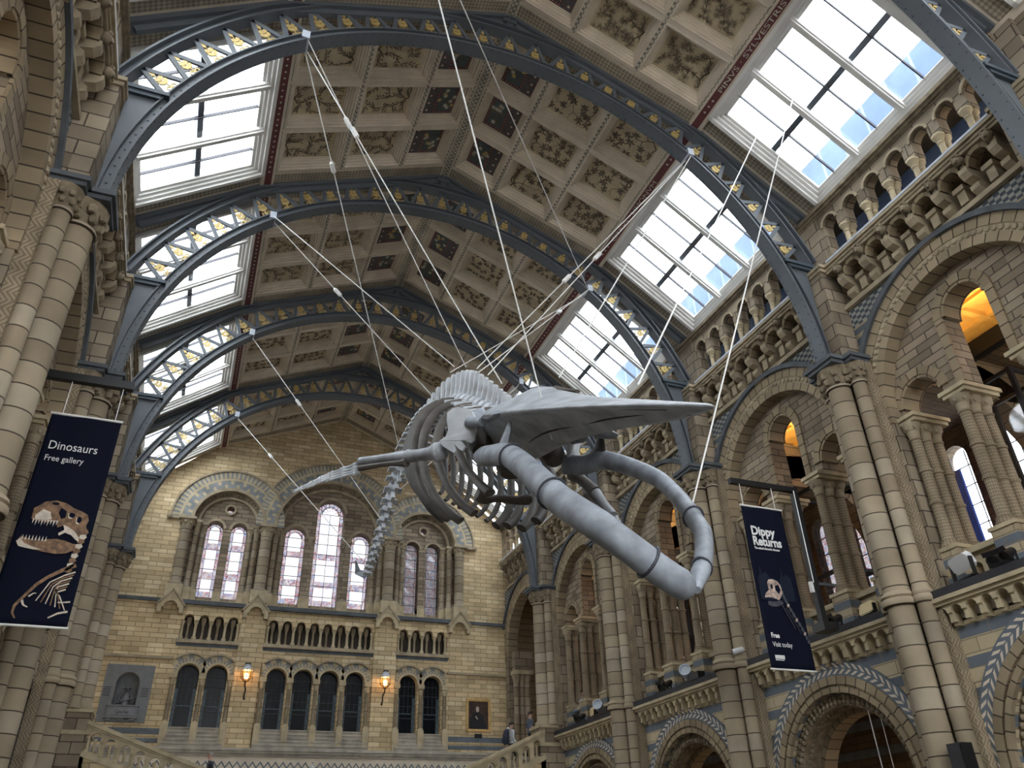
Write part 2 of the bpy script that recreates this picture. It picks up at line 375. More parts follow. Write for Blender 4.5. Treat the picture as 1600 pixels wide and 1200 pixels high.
def empty(name, loc=(0, 0, 0)):
    o = bpy.data.objects.new(name, None); o.location = loc; o.empty_display_size = .2; COL.objects.link(o); return o
def thing(name, label, cat, loc=(0, 0, 0), group=None):
    o = empty(name, loc); o['label'] = label; o['category'] = cat
    if group: o['group'] = group
    return o
def tag(o, label, cat, group=None):
    o['label'] = label; o['category'] = cat
    if group: o['group'] = group
    return o
def struct(name, label=None, cat='wall', loc=(0, 0, 0)):
    o = empty(name, loc); o['kind'] = 'structure'
    if label: o['label'] = label
    o['category'] = cat
    return o
def text_mesh(txt, size, font_shear=0., offset=0.0, align='LEFT'):
    cu = bpy.data.curves.new('txt', 'FONT'); cu.body = txt; cu.size = size; cu.align_x = align; cu.extrude = .002; cu.offset = offset; cu.resolution_u = 3
    o = bpy.data.objects.new('txt', cu); COL.objects.link(o)
    dg = bpy.context.evaluated_depsgraph_get(); dg.update()
    me = bpy.data.meshes.new_from_object(o.evaluated_get(dg)); bpy.data.objects.remove(o); bpy.data.curves.remove(cu)
    return me
def text_obj(name, txt, size, mat, mtx, parent=None, label=None, offset=0., align='LEFT', sx=1.):
    me = text_mesh(txt, size, 0, offset, align); me.transform(mtx @ Matrix.Diagonal((sx, 1, 1, 1))); me.materials.clear(); me.materials.append(M[mat])
    o = bpy.data.objects.new(name, me); COL.objects.link(o)
    if parent is not None: o.parent = parent; o.matrix_parent_inverse = parent.matrix_basis.inverted()
    if label: o['label'] = label
    return o
SKY = 6.0; GAL = 75; EXPO = 0.88
# ------------------------------------------------------------------ the hall: lengths in metres, camera 1.6 m above the floor at x = y = 0, nave runs along +y
MID = 5.15; XR = 14.; XL = -3.7; YE = 36.5
YS = [6., 12.25, 18.5, 24.75, 31.]                      # lines of the iron arches
BAYC = [9.125, 15.375, 21.625, 27.875, 33.75]
ARCHW = ['the arch cut off at the top right corner', 'the largest complete iron arch', 'the second complete iron arch', 'the third complete iron arch', 'the farthest iron arch']
BAYW = ['in the bay nearest the camera', 'in the second bay from the camera', 'in the third bay from the camera', 'in the fourth bay from the camera', 'in the last bay beside the end wall']
def TRn(c): return lambda u, d, z: (XR - d, c + u, z)
def TLn(c): return lambda u, d, z: (XL + d, c + u, z)
def TF(u, d, z): return (MID + u, YE - d, z)
SIDES = {'right': TRn, 'left': TLn}

wall = {'right': struct('wall_right', 'long arcaded stone wall on the right of the hall', 'wall', (XR, 20, 0)),
        'left': struct('wall_left', 'long arcaded stone wall on the left of the hall', 'wall', (XL, 20, 0))}
winno = [0]; trimno = [0]
H = 3.125
def side_bay(side, i):
    c = BAYC[i]; T = SIDES[side](c); W = wall[side]; last = (i == 4)
    h = H if not last else 2.75
    near = side == 'right' or i <= 1
    hz = 10.45; ho, hi = 2.98, 2.36
    # spandrel plate with the relieving arch cut out
    b = MB()
    hs_ = 2.52; hole_pts = [(hs_, 6.05), (hs_, hz)] + arc(0, hz, hs_, 0, PI, 28)[1:-1] + [(-hs_, hz), (-hs_, 6.05)]
    b.poly(T, [(-h, 6.05), (-h, 13.5), (h, 13.5), (h, 6.05)] + hole_pts, -.5, 0, 0)
    b.build('spandrel', ['spandrel'], W)
    # jambs below the banded stone are plain ashlar
    b = MB()
    for s in (-1, 1): b.box(T, s * hi, s * (h - .01), -.46, .015, 6.06, 10.62)
    b.build('jamb', ['ashlar'], W)
    # archivolt orders, carved band and hood
    b = MB(); b.ring(T, 0, hz, hi - .01, 2.56, 0, PI, -.44, .05, 40); b.ring(T, 0, hz, 2.74, ho, 0, PI, -.1, .05, 40)
    for s in (-1, 1):
        b.box(T, s * (hi - .01), s * 2.56, -.44, .05, 10.05, hz); b.box(T, s * 2.74, s * ho, -.1, .05, 10.05, hz)
    b.build('archivolt', ['vous'], W)
    b = MB(); b.ring(T, 0, hz, 2.56, 2.74, 0, PI, -.1, .03, 40)
    nb = 52
    for k in range(nb):                      # carved scallops
        a = PI * (k + .5) / nb
        b.lathe(T(2.65 * cos(a), .02, hz + 2.65 * sin(a)), [(.085, 0), (.06, .045), (0, .055)], 6, 0, ax=Vector(T(0, 1, 0)) - Vector(T(0, 0, 0)))
    b.build('carved_arch_band', ['stone'], W)
    b = MB(); b.ring(T, 0, hz, ho, ho + .13, .30, PI - .30, -.05, .14, 40)
    for s in (-1, 1):
        b.box(T, s * 2.7, s * h, -.05, .16, 11.30 + .28, 11.30 + .42)
    b.build('hood_moulding', ['hood'], W)
    # tympanum with tall middle opening and two side openings (the last bay is one open arch)
    if not last:
        di0, di1 = -.78, -.3
        R = hi; zi = 10.1
        aw, cw = .56, .57; sc = 1.72; sz = 10.38; cz = 11.82
        e = math.sqrt(max(R * R - 0, 0))
        pts = [(-R, zi), (-sc - cw, zi), (-sc - cw, sz)] + arc(-sc, sz, cw, PI, 0, 14)[1:-1] + [(-sc + cw, sz), (-sc + cw, zi), (-aw, zi), (-aw, cz)] + arc(0, cz, aw, PI, 0, 14)[1:-1] + \
              [(aw, cz), (aw, zi), (sc - cw, zi), (sc - cw, sz)] + arc(sc, sz, cw, PI, 0, 14)[1:-1] + [(sc + cw, sz), (sc + cw, zi), (R, zi), (R, hz)] + arc(0, hz, R, 0, PI, 30)[1:-1] + [(-R, hz)]
        b = MB(); b.poly(T, pts, di0, di1); b.build('tympanum', ['wall_grey'], W)
        b = MB(); b.ring(T, 0, cz, aw, aw + .2, 0, PI, di1, di1 + .06, 18)
        for s in (-1, 1):
            b.box(T, s * aw, s * (aw + .2), di1, di1 + .06, zi, cz); b.ring(T, s * sc, sz, cw, cw + .19, 0, PI, di1, di1 + .06, 16)
            b.ring(T, s * sc, sz, cw - .07, cw, 0, PI, di1 - .5, di1 + .03, 16)
        b.ring(T, 0, cz, aw - .07, aw, 0, PI, di1 - .5, di1 + .03, 16)
        b.build('opening_surround', ['vous'], W)
    # frieze field, pilasters are separate; upper passage
    b = MB(); b.box(T, -h, h, -2.6, .1, 14.56, 14.68); b.box(T, -h, h, -.6, -.36, 13.4, 14.6); b.build('passage_floor', ['ashlar'], W)
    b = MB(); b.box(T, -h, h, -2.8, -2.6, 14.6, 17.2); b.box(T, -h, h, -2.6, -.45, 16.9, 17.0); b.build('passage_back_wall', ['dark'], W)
    if not near: return
    # ground floor wall with its round arch
    b = MB(); gz = 2.9; gR = 2.0
    if last: pts = [(-h, 0), (-h, 5.6), (h, 5.6), (h, 0)]
    else: pts = [(-h, 0), (-h, 5.6), (h, 5.6), (h, 0), (gR, 0), (gR, gz)] + arc(0, gz, gR, 0, PI, 28)[1:-1] + [(-gR, gz), (-gR, 0)]
    b.poly(T, pts, -.35, 0); b.build('ground_storey', ['banded'], W)
    if not last:
        b = MB(); b.ring(T, 0, gz, 2.36, 2.68, 0, PI, -.02, .05, 48)
        n = 40
        for k in range(n):                      # herringbone of pale tiles
            a = PI * (k + .5) / n; da = PI / n
            for (r0, r1, sk) in ((2.40, 2.505, 1), (2.535, 2.64, -1)):
                q = [(r0, a - .36 * da + sk * .0), (r1, a - .36 * da + sk * da * .7), (r1, a + .08 * da + sk * da * .7), (r0, a + .08 * da)]
                if sk < 0: q = [(r0, a - .36 * da + da * .7), (r1, a - .36 * da), (r1, a + .08 * da), (r0, a + .08 * da + da * .7)]
                b.flat([T(r * cos(t), .054, gz + r * sin(t)) for r, t in q], 1)
        b.build('herringbone_ring', ['blue', 'cream'], W, recalc=False)
        b = MB(); b.ring(T, 0, gz, 2.0, 2.12, 0, PI, -.3, .10, 36); b.ring(T, 0, gz, 2.18, 2.36, 0, PI, -.1, .10, 36); b.ring(T, 0, gz, 2.12, 2.18, 0, PI, -.1, .05, 36)
        b.build('arch_moulding', ['vous'], W)
        b = MB(); b.ring(T, 0, gz, 1.74, 2.0, 0, PI, -.62, -.12, 40)
        for k in range(40):
            a = PI * (k + .5) / 40
            for r in (1.82, 1.93): b.ball(T(r * cos(a), -.12, gz + r * sin(a)), .07, 6, 4, 0)
            b.ball(T(1.75 * cos(a), -.3, gz + 1.75 * sin(a)), .075, 6, 4, 0)
        for s in (-1, 1): b.box(T, s * 1.74, s * 2.0, -.62, -.12, 0, gz)
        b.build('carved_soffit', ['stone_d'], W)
        b = MB(); b.ring(T, 0, gz, 1.6, 2.0, 0, PI, -1.0, -.62, 32)
        for s in (-1, 1): b.box(T, s * 1.6, s * 2.1, -1.0, -.62, 0, gz)
        b.build('inner_arch', ['vous'], W)

def side_things(side, i):
    c = BAYC[i]; T = SIDES[side](c); last = (i == 4); h = H if not last else 2.75
    near = side == 'right' or i <= 1
    where = BAYW[i]; hs = h - .47
    nrm = Vector(T(0, 1, 0)) - Vector(T(0, 0, 0))
    # corbel frieze under the upper rail
    t = thing('corbel_frieze', 'carved corbel frieze of the %s wall %s' % (side, where), 'frieze', T(0, 0, 13.5), 'corbel frieze of the hall walls')
    n = 7; st = 2 * hs / n
    b = MB(); b.box(T, -hs, hs, -.4, .38, 14.50, 14.60); b.box(T, -hs, hs, -.4, .12, 13.42, 13.52); b.box(T, -hs, hs, -.4, .06, 13.52, 13.60)
    b.build('frieze_band', ['stone'], t)
    for k in range(n):
        u = -hs + (k + .5) * st
        prof = [(-.36, 13.60), (.06, 13.60), (.18, 13.68), (.18, 13.80), (.08, 13.88), (.28, 13.94), (.38, 14.06), (.38, 14.18), (-.36, 14.18)]
        b = MB()
        P0 = [T(u - .11, d, z) for d, z in prof]; P1 = [T(u + .11, d, z) for d, z in prof]; q = len(prof)
        b.add(P0 + P1, [tuple(range(q)), tuple(range(2 * q - 1, q - 1, -1))] + [(a, (a + 1) % q, q + (a + 1) % q, q + a) for a in range(q)])
        b.build('corbel', ['stone'], t)
        if k < n - 1:
            uc_ = u + st / 2; ri = st / 2 - .12
            pts = [(u + .02, 14.14), (u + .02, 14.52), (u + st - .02, 14.52), (u + st - .02, 14.14), (uc_ + ri, 14.14)] + arc(uc_, 14.14, ri, 0, PI, 10)[1:-1] + [(uc_ - ri, 14.14)]
            b = MB(); b.poly(T, pts, -.02, .26); b.ring(T, uc_, 14.14, ri - .02, ri + .09, 0, PI, .1, .33, 12); b.build('frieze_arch', ['vousb'], t)
            b = MB(); b.box(T, uc_ - .10, uc_ + .10, -.36, .10, 13.62, 13.94); b.box(T, uc_ - .14, uc_ + .14, -.36, .16, 13.94, 14.06); b.build('block_corbel', ['stone'], t)
        b = MB(); b.ball(T(u, .38, 14.40), .12, 8, 6, 0, (1, 1, 1.05)); b.ball(T(u - .06, .44, 14.49), .05, 6, 4); b.ball(T(u + .06, .44, 14.49), .05, 6, 4); b.ball(T(u, .48, 14.36), .05, 6, 4)
        b.box(T, u - .10, u + .10, -.02, .33, 14.16, 14.52)
        b.build('carved_head', ['stone_d'], t, True)
    # moulded upper rail
    t = thing('upper_rail', 'stone rail with pale lead top, %s wall, %s' % (side, where), 'rail', T(0, 0, 14.6), 'upper rails of the hall walls')
    b = MB(); b.box(T, -hs, hs, .1, .42, 14.58, 14.65); b.box(T, -hs, hs, .1, .48, 14.65, 14.72); b.box(T, -hs, hs, .1, .44, 14.72, 14.75)
    b.build('rail_moulding', ['stone'], t)
    b = MB(); b.box(T, -hs + .15, hs - .15, .12, .47, 14.75, 14.81); b.build('lead_cover', ['rail_lead'], t)
    # arcade of the upper passage
    t = thing('upper_arcade', 'small round-arched upper arcade of the %s wall %s' % (side, where), 'arcade', T(0, -.4, 15.), 'upper arcades below the skylights')
    n = 7 if not last else 6; wS = h - .42; st = 2 * wS / n; ro = .235; zb, zs_, zi_ = 14.68, 16.12, 15.74
    pts = [(-h, zb), (-h, 16.78), (h, 16.78), (h, zb), (wS - st / 2 + ro, zb)]
    for k in range(n - 1, -1, -1):
        u = -wS + (k + .5) * st
        pts += [(u + ro, zs_)] + arc(u, zs_, ro, 0, PI, 10)[1:-1] + [(u - ro, zs_)]
        if k: pts += [(u - ro, zi_), (u - st + ro, zi_)]
        else: pts += [(u - ro, zb)]
    b = MB(); b.poly(T, pts, -.24, .10); b.build('arched_wall', ['ashlar'], t)
    b = MB()
    for k in range(n): b.ring(T, -wS + (k + .5) * st, zs_, ro, ro + .07, 0, PI, .02, .14, 10)
    b.build('arch_ring', ['stone'], t)
    b = MB(); b.box(T, -h, h, -.3, .17, 16.62, 16.70); b.box(T, -h, h, -.3, .24, 16.70, 16.80); b.build('cornice', ['stone_d'], t)
    for k in range(n - 1):
        u = -wS + (k + 1) * st
        for d in (.04, -.17):
            b = MB(); b.lathe(T(u, d, 14.68), [(.11, .0), (.11, .10), (.085, .15), (.075, .2), (.07, .78), (.09, .80), (.09, .83), (.075, .85), (.12, .98), (.145, 1.0), (.145, 1.07)], 10)
            b.build('colonnette', ['stone_l'], t, True)
    if not near: return
    # balcony ledge with its corbel table
    t = thing('balcony_ledge', 'lead-topped balcony ledge of the %s wall %s' % (side, where), 'balcony', T(0, 0, 6.), 'balcony ledges of the hall walls')
    if not last:
        b = MB(); b.box(T, -hs, hs, -1.3, .34, 6.0, 6.17); b.build('lead_top', ['lead'], t)
        b = MB(); b.box(T, -hs, hs, -.3, .36, 5.93, 6.01); b.box(T, -hs, hs, -.3, .30, 5.86, 5.93)
        b.build('ledge_moulding', ['stone_l'], t)
        n = 15; st = 2 * hs / n; pts = [(-hs, 5.88), (hs, 5.88), (hs, 5.74)]
        for k in range(n - 1, -1, -1):
            u = -hs + (k + .5) * st; ro = st / 2 - .045
            pts += arc(u, 5.70, ro, 0, PI, 8)
        pts += [(-hs, 5.74)]
        b = MB(); b.poly(T, pts, .0, .24)
        for k in range(n + 1):
            u = -hs + k * st
            b.box(T, max(u - .05, -hs), min(u + .05, hs), 0, .2, 5.52, 5.71); b.box(T, max(u - .06, -hs), min(u + .06, hs), 0, .12, 5.46, 5.54)
        b.build('corbel_table', ['stone_l'], t)
        # balustrade between the tracery piers
        t = thing('balustrade', 'low arched balustrade of the %s wall %s' % (side, where), 'balustrade', T(0, -.5, 6.17), 'balustrades of the first-floor gallery')
        for (u0, u1) in ((-2.0, -1.12), (-.56, .56), (1.12, 2.0)):
            n = 3; st = (u1 - u0) / n; ro = st / 2 - .05
            pts = [(u0, 6.17), (u0, 6.84), (u1, 6.84), (u1, 6.17)]
            for k in range(n - 1, -1, -1):
                u = u0 + (k + .5) * st; pts += [(u + ro, 6.2), (u + ro, 6.56)] + arc(u, 6.56, ro, 0, PI, 8)[1:-1] + [(u - ro, 6.56), (u - ro, 6.2)]
            b = MB(); b.poly(T, pts, -.62, -.44); b.build('balustrade_panel', ['stone_l'], t)
            b = MB(); b.box(T, u0 - .04, u1 + .04, -.72, -.34, 6.84, 6.96); b.build('handrail', ['stone_l'], t)
        # clusters of three carved colonnettes
        names = {-2.2: 'against the %s jamb', -.84: 'on the %s pier', .84: 'on the %s pier', 2.2: 'against the %s jamb'}
        for u in (-2.2, -.84, .84, 2.2):
            far = 'far' if u > 0 else 'near'
            t = thing('colonnette_cluster', 'three carved colonnettes %s, %s wall, %s' % (names[u] % far, side, where), 'columns', T(u, -.6, 6.17), 'colonnette clusters of the gallery arches')
            hw = .28 if abs(u) < 1 else .26
            b = MB(); b.box(T, u - hw, u + hw, -1.12, -.12, 6.15, 6.98); b.build('pedestal', ['pedestal'], t)
            b = MB(); b.box(T, u - hw - .03, u + hw + .03, -1.15, -.09, 6.98, 7.06); b.build('pedestal_cap', ['stone_l'], t); b = MB(); b.box(T, u - hw - .03, u + hw + .03, -1.15, -.09, 6.15, 6.26); b.build('plinth', ['stone_l'], t)
            for k, d in enumerate((-.28, -.60, -.92)):
                b = MB(); b.lathe(T(u, d, 7.06), [(.19, 0), (.19, .07), (.16, .10), (.17, .15), (.125, .2), (.12, .95), (.145, .97), (.145, 1.02), (.12, 1.04), (.12, 1.7), (.145, 1.72), (.145, 1.77), (.12, 1.79), (.115, 2.48), (.135, 2.50), (.135, 2.54)], 12)
                b.build('shaft', ['diaper'], t, True)
                b = MB(); b.lathe(T(u, d, 9.6), [(.11, 0), (.14, .12), (.14, .16), (.16, .18), (.21, .31), (.21, .36)], 10)
                for q in range(6):
                    a = PI / 3 * q; b.ball((Vector(T(u, d, 9.84)) + Vector((.15 * cos(a), .15 * sin(a), 0)))[:], .055, 5, 4)
                b.build('capital', ['stone'], t, True)
            b = MB(); b.box(T, u - hw, u + hw, -1.15, -.13, 9.96, 10.05); b.box(T, u - hw - .05, u + hw + .05, -1.2, -.08, 10.05, 10.14); b.build('impost', ['stone_l'], t)
    else:
        b = MB(); b.box(T, -h + .2, h, -2.5, .0, 5.6, 5.9); b.build('landing_slab', ['step'], t)
        for u in (-2.1, 2.1):
            t2 = thing('colonnette_cluster', 'three tall plain colonnettes, %s jamb of the open arch beside the end wall, %s side' % ('far' if u > 0 else 'near', side), 'columns', T(u, -.6, 5.9), 'colonnette clusters of the open arches')
            for k, d in enumerate((-.22, -.50, -.78)):
                b = MB(); b.lathe(T(u, d, 5.9), [(.19, 0), (.19, .3), (.14, .36), (.12, .42), (.12, 1.6), (.145, 1.63), (.145, 1.7), (.12, 1.73), (.12, 3.05), (.14, 3.07)], 12); b.build('shaft', ['drum'], t2, True)
                b = MB(); b.lathe(T(u, d, 8.97), [(.12, 0), (.16, .2), (.2, .32), (.2, .4)], 10); b.build('capital', ['stone'], t2, True)
            b = MB(); b.box(T, u - .24, u + .24, -1.0, -.06, 9.37, 9.55); b.build('impost', ['stone_l'], t2)
            b = MB(); b.box(T, u - .2 if u < 0 else u - .2, u + .2, -1.0, -.12, 9.55, 10.45); b.build('jamb_block', ['ashlar'], t2)

def clustered_column(side, k):
    y = YS[k]; T = SIDES[side](y); where = ARCHW[k]
    t = thing('clustered_column', 'tall clustered stone column on the %s wall under %s' % (side, where), 'column', T(0, .5, 0), 'clustered columns carrying the iron arches')
    base = 0 if k < 4 else 6.2
    if k == 4:
        b = MB(); b.box(T, -.62, .62, -.5, 1.0, 0, 5.75); b.box(T, -.5, .5, -.5, .92, 5.75, 6.3); b.build('pier', ['ashlar'], t)
        b = MB(); b.box(T, -.66, .66, -.5, 1.05, 5.62, 5.75); b.box(T, -.55, .55, -.5, .98, 6.3, 6.4); b.build('pier_cap', ['stone_l'], t)
    def shaft(u, d, r, nm):
        b = MB(); z1 = 11.25
        pr = [(r * 1.35, 0), (r * 1.35, .5), (r * 1.1, .6), (r, .7)] if k < 4 else [(r * 1.3, .2), (r * 1.3, .32), (r, .42)]
        if k < 4: pr += [(r, 5.98 - base), (r * 1.3, 6.02 - base), (r * 1.36, 6.08), (r * 1.3, 6.14), (r * 1.15, 6.16), (r * 1.28, 6.2), (r * 1.2, 6.26), (r, 6.3)]
        pr += [(r * .98, z1 - base - .06), (r * 1.15, z1 - base - .04), (r * 1.15, z1 - base + .01)]
        b.lathe(T(u, d, base), pr, 20); b.build(nm, ['drum'], t, True)
        b = MB(); b.lathe(T(u, d, z1), [(r, 0), (r * 1.15, .15), (r * 1.3, .3), (r * 1.55, .44), (r * 1.55, .5)], 14)
        for row, (rr, zz, n2) in enumerate(((1.2, .14, 8), (1.4, .3, 9))):
            for q in range(n2):
                a = 2 * PI * (q + .5 * row) / n2; p = Vector(T(u, d, z1 + zz)) + Vector((rr * r * cos(a), rr * r * sin(a), 0))
                b.ball(p, r * .32, 6, 4, 0, (1, 1, 1.3))
        b.build('capital', ['stone_d'], t, True)
    shaft(0, .55, .275, 'main_shaft')
    for s in (-1, 1):
        shaft(s * .43, .34, .165, 'side_shaft')
        b = MB(); b.box(T, s * .52, s * .68, -.05, .24, base + .2, 11.74); b.build('chevron_strip', ['chev'], t)
    b = MB(); b.box(T, -.60, .60, -.1, .18, base, 11.735); b.build('backing_pier', ['ashlar'], t)
    b = MB()
    b.box(T, -.42, .42, 0, 1.0, 11.74, 11.83); b.box(T, -.66, .66, 0, .62, 11.74, 11.83)
    b.box(T, -.48, .48, 0, 1.06, 11.83, 11.93); b.box(T, -.72, .72, 0, .68, 11.83, 11.93); b.build('abacus', ['hood'], t)
    b = MB(); b.box(T, -.45, .45, -.5, .56, 11.93, 14.58); b.build('pilaster', ['ashlar'], t)
    b = MB(); b.box(T, -.5, .5, -.1, .60, 14.56, 14.66); b.box(T, -.55, .55, -.1, .64, 14.66, 14.76); b.build('pilaster_cap', ['stone'], t)
    b = MB(); b.box(T, -.44, .44, -.4, .13, 14.76, 16.75); b.build('upper_pier', ['ashlar'], t)

for side in ('right', 'left'):
    for i in range(5):
        side_bay(side, i); side_things(side, i)
        if not (side == 'left' and i == 0): clustered_column(side, i)
# plain walls behind the camera, only so the hall is closed
for side in ('right', 'left'):
    T = SIDES[side](0); b = MB(); b.box(T, -14, 6.0, -.5, 0, 0, 16.9); b.build('rear_wall_length', ['ashlar'], wall[side])

# ------------------------------------------------------------------ galleries behind the right arcade
gal = struct('wall_gallery_outer', 'outer wall and ceilings of the side galleries seen through the right arcade', 'wall', (20.8, 20, 0))
XG = 20.8
TG = lambda u, d, z: (XG - d, u, z)
holes = []; gwin = []
for i in range(5):
    for du in (-1.75, 0, 1.75):
        y = BAYC[i] + du
        if y > 35.5: continue
        gwin.append((i, y)); w = .42
        holes.append([(y + w, 9.3), (y + w, 12.0)] + arc(y, 12.0, w, 0, PI, 12)[1:-1] + [(y - w, 12.0), (y - w, 9.3)])
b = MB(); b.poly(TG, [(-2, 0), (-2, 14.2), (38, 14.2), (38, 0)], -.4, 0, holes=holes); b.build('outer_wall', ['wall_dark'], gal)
b = MB(); b.box(TG, -2, 38, .0, 6.8, 5.55, 5.85); b.build('gallery_floor', ['step'], gal)
b = MB(); b.box(TG, -2, 38, 2.8, 6.3, 13.35, 13.5)
for i in range(5):
    y = BAYC[i]
    for k in range(5): b.box(TG, y - 3.1 + k * 1.55 - .08, y - 3.1 + k * 1.55 + .08, 2.8, 6.3, 13.24, 13.36)
for d in (3.45, 4.4, 5.3, 6.2): b.box(TG, -2, 38, d - .06, d + .06, 13.26, 13.36)
b.build('timber_ceiling', ['goldceil'], gal)
b = MB(); b.box(TG, -2, 38, 2.55, 2.8, 12.9, 13.5); b.build('ceiling_beam', ['black'], gal)
b = MB(); b.poly(lambda u, d, z: (u, d, z), [(18.2, 13.0), (20.8, 12.9), (20.8, 13.3), (18.2, 13.4)], -2, 38); b.build('vault', ['wall_dark'], gal)
for i in range(6):
    y = [6, 12.25, 18.5, 24.75, 31, 36.8][i]
    b = MB(); b.box(TG, y - .3, y + .3, 0, 6.2, 11.8, 13.3) if i < 5 else b.box(TG, y - .1, y + .3, 0, 6.2, 0, 14)
    b.ring(lambda u, d, z: (17.5 + u, y + d, z), 0, 9.6, 2.5, 3.3, 0, PI, -.3, .3, 20) if i < 5 else None
    b.build('cross_arch', ['vousb'], gal)
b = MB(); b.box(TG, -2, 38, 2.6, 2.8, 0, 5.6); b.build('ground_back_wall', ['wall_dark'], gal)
b = MB()
for k in range(8): b.box(TG, -2, 38, 2.8, 2.83, .5 + k * .7, .72 + k * .7)
b.build('ground_back_bands', ['blue'], gal)
for i, y in gwin:
    winno[0] += 1
    wn = struct('window_%d' % winno[0], 'round-headed leaded gallery window', 'window', (XG, y, 9.3))
    w = .42
    b = MB(); b.poly(lambda u, d, z: (XG + .15 - d, u, z), [(y - w, 9.3), (y + w, 9.3), (y + w, 12.0)] + arc(y, 12.0, w, 0, PI, 12)[1:-1] + [(y - w, 12.0)], 0, .012); b.build('pane', ['stained' if i % 2 == 0 else 'pane'], wn)
    b = MB()
    for z in (9.9, 10.5, 11.1, 11.7): b.box(TG, y - w, y + w, -.13, -.10, z - .015, z + .015)
    for s in (-.28, .28): b.box(TG, y + s - .012, y + s + .012, -.13, -.10, 9.3, 12.2)
    b.build('leading', ['leadline'], wn)

# ------------------------------------------------------------------ end wall
fw = struct('wall_back', 'stone end wall of the hall with stained windows over arched doorways', 'wall', (MID, YE, 0))
WU = [(-5.2, .35, 15.35), (-4.14, .35, 15.35), (-1.56, .475, 15.4), (0, .65, 16.76), (1.56, .475, 15.4), (4.14, .35, 15.35), (5.2, .35, 15.35)]
DU = [-5.22, -4.1, -1.68, -.56, .56, 1.68, 4.1, 5.22]
ZS = 15.55
BIG = [(-4.67, 1.66), (0, 2.68), (4.67, 1.66)]
def archpoly(u, w, z0, zs, n=14): return [(u + w, z0), (u + w, zs)] + arc(u, zs, w, 0, PI, n)[1:-1] + [(u - w, zs), (u - w, z0)]
gable_top = [(-9.2, 16.4), (-5.66, 19.35), (0, 21.8), (5.66, 19.35), (9.2, 16.4)]
holes = [archpoly(u, R, 11.9, ZS, 24) for u, R in BIG]
holes += [archpoly(u, .42, 6.8, 8.82) for u in DU]
# blind balustrade recesses
BAL = [(-5.88, -3.48, 4), (-2.38, 2.38, 8), (3.48, 5.88, 4)]
holes += [[(a, 10.16), (b_, 10.16), (b_, 11.42), (a, 11.42)][::-1] for a, b_, n in BAL]
holes += [archpoly(-7.42, .43, 7.25, 8.35)]
b = MB(); b.poly(TF, [(-9.2, 0), (-9.2, 16.4)] + gable_top[1:] + [(9.2, 0)], -.45, 0, holes=holes); b.build('brick_face', ['wall_tan'], fw)
b = MB(); b.box(TF, -2.6, 2.6, -.5, -.44, 10.0, 11.6); b.box(TF, -6, -3.4, -.5, -.44, 10, 11.6); b.box(TF, 3.4, 6, -.5, -.44, 10, 11.6); b.build('recess_back', ['dark'], fw)  # dark backing, recess shade put into the colour
b = MB()
for u, R in BIG:
    hs = [archpoly(wu, ww, 12.15, wz) for wu, ww, wz in WU if abs(wu - u) < R]
    if abs(u) > 1: hs.append([(u + .17 * cos(a), 16.3 + .17 * sin(a)) for a in [2 * PI * k / 16 for k in range(16)]])
    b.poly(TF, [(u - R - .05, 11.85), (u + R + .05, 11.85), (u + R + .05, ZS)] + arc(u, ZS, R + .05, 0, PI, 24)[1:-1] + [(u - R - .05, ZS)], -.95, -.45, holes=hs)
b.build('tympanum', ['wall_grey'], fw)
b = MB()
for u, R in BIG:
    b.ring(TF, u, ZS, R - .14, R, 0, PI, -.45, .06, 36); b.ring(TF, u, ZS, R - .42, R - .30, 0, PI, -.6, -.30, 36)
b.build('arch_moulding', ['stone'], fw)
b = MB()
for u, R in BIG: b.ring(TF, u, ZS, R - .30, R - .14, 0, PI, -.6, -.22, 36)
for u, R in BIG:
    n = int(R * 16)
    for k in range(n):
        a = PI * (k + .5) / n; b.ball(TF(u + (R - .22) * cos(a), -.2, ZS + (R - .22) * sin(a)), .06, 6, 4)
b.build('carved_arch_band', ['stone_d'], fw)
b = MB()
for u, R in BIG:
    a0 = 0 if u == 0 else 0; a1 = PI; e = .012 if u == 0 else 0
    b.ring(TF, u, ZS + e, R, R + .19, a0, a1, -.02, .035 + e, int(R * 26), lambda i: 1 if i % 4 == 0 else 0)
    b.ring(TF, u, ZS + e, R + .192, R + .38, a0, a1, -.02, .034 + e, int(R * 26), lambda i: 1 if i % 4 == 2 else 0)
    b.ring(TF, u, ZS + e, R + .385, R + .50, a0, a1, -.02, .03 + e, 44, 1)
    b.ring(TF, u, ZS + e, R + .505, R + .82, a0, a1, -.02, .026 + e, int(R * 44), lambda i: i % 2)
b.build('banded_voussoirs', ['blue_p', 'stone_l'], fw)
b = MB()
for u, R in BIG: b.ring(TF, u, ZS, R + .82, R + .90, .55 if abs(u) < 1 else (0 if u > 0 else .42), (PI - .55) if abs(u) < 1 else (PI if u < 0 else PI - .42), -.02, .10 + (.01 if u == 0 else 0), 44)
for s in (-1, 1): b.box(TF, s * 6.05, s * 7.25, -.02, .14, ZS - .12, ZS); b.ball(TF(s * 7.22, .12, ZS - .05), .12, 8, 6)
b.build('hood_moulding', ['stone'], fw)
b = MB()
for wu, ww, wz in WU: b.ring(TF, wu, wz, ww, ww + .12, 0, PI, -.5, -.38, 16)
b.build('window_arch', ['stone'], fw)
b = MB()
for s in (-1, 1):
    b.ring(TF, s * 4.67, 16.3, .17, .26, 0, 2 * PI, -.5, -.36, 20)
b.build('oculus_ring', ['stone'], fw)
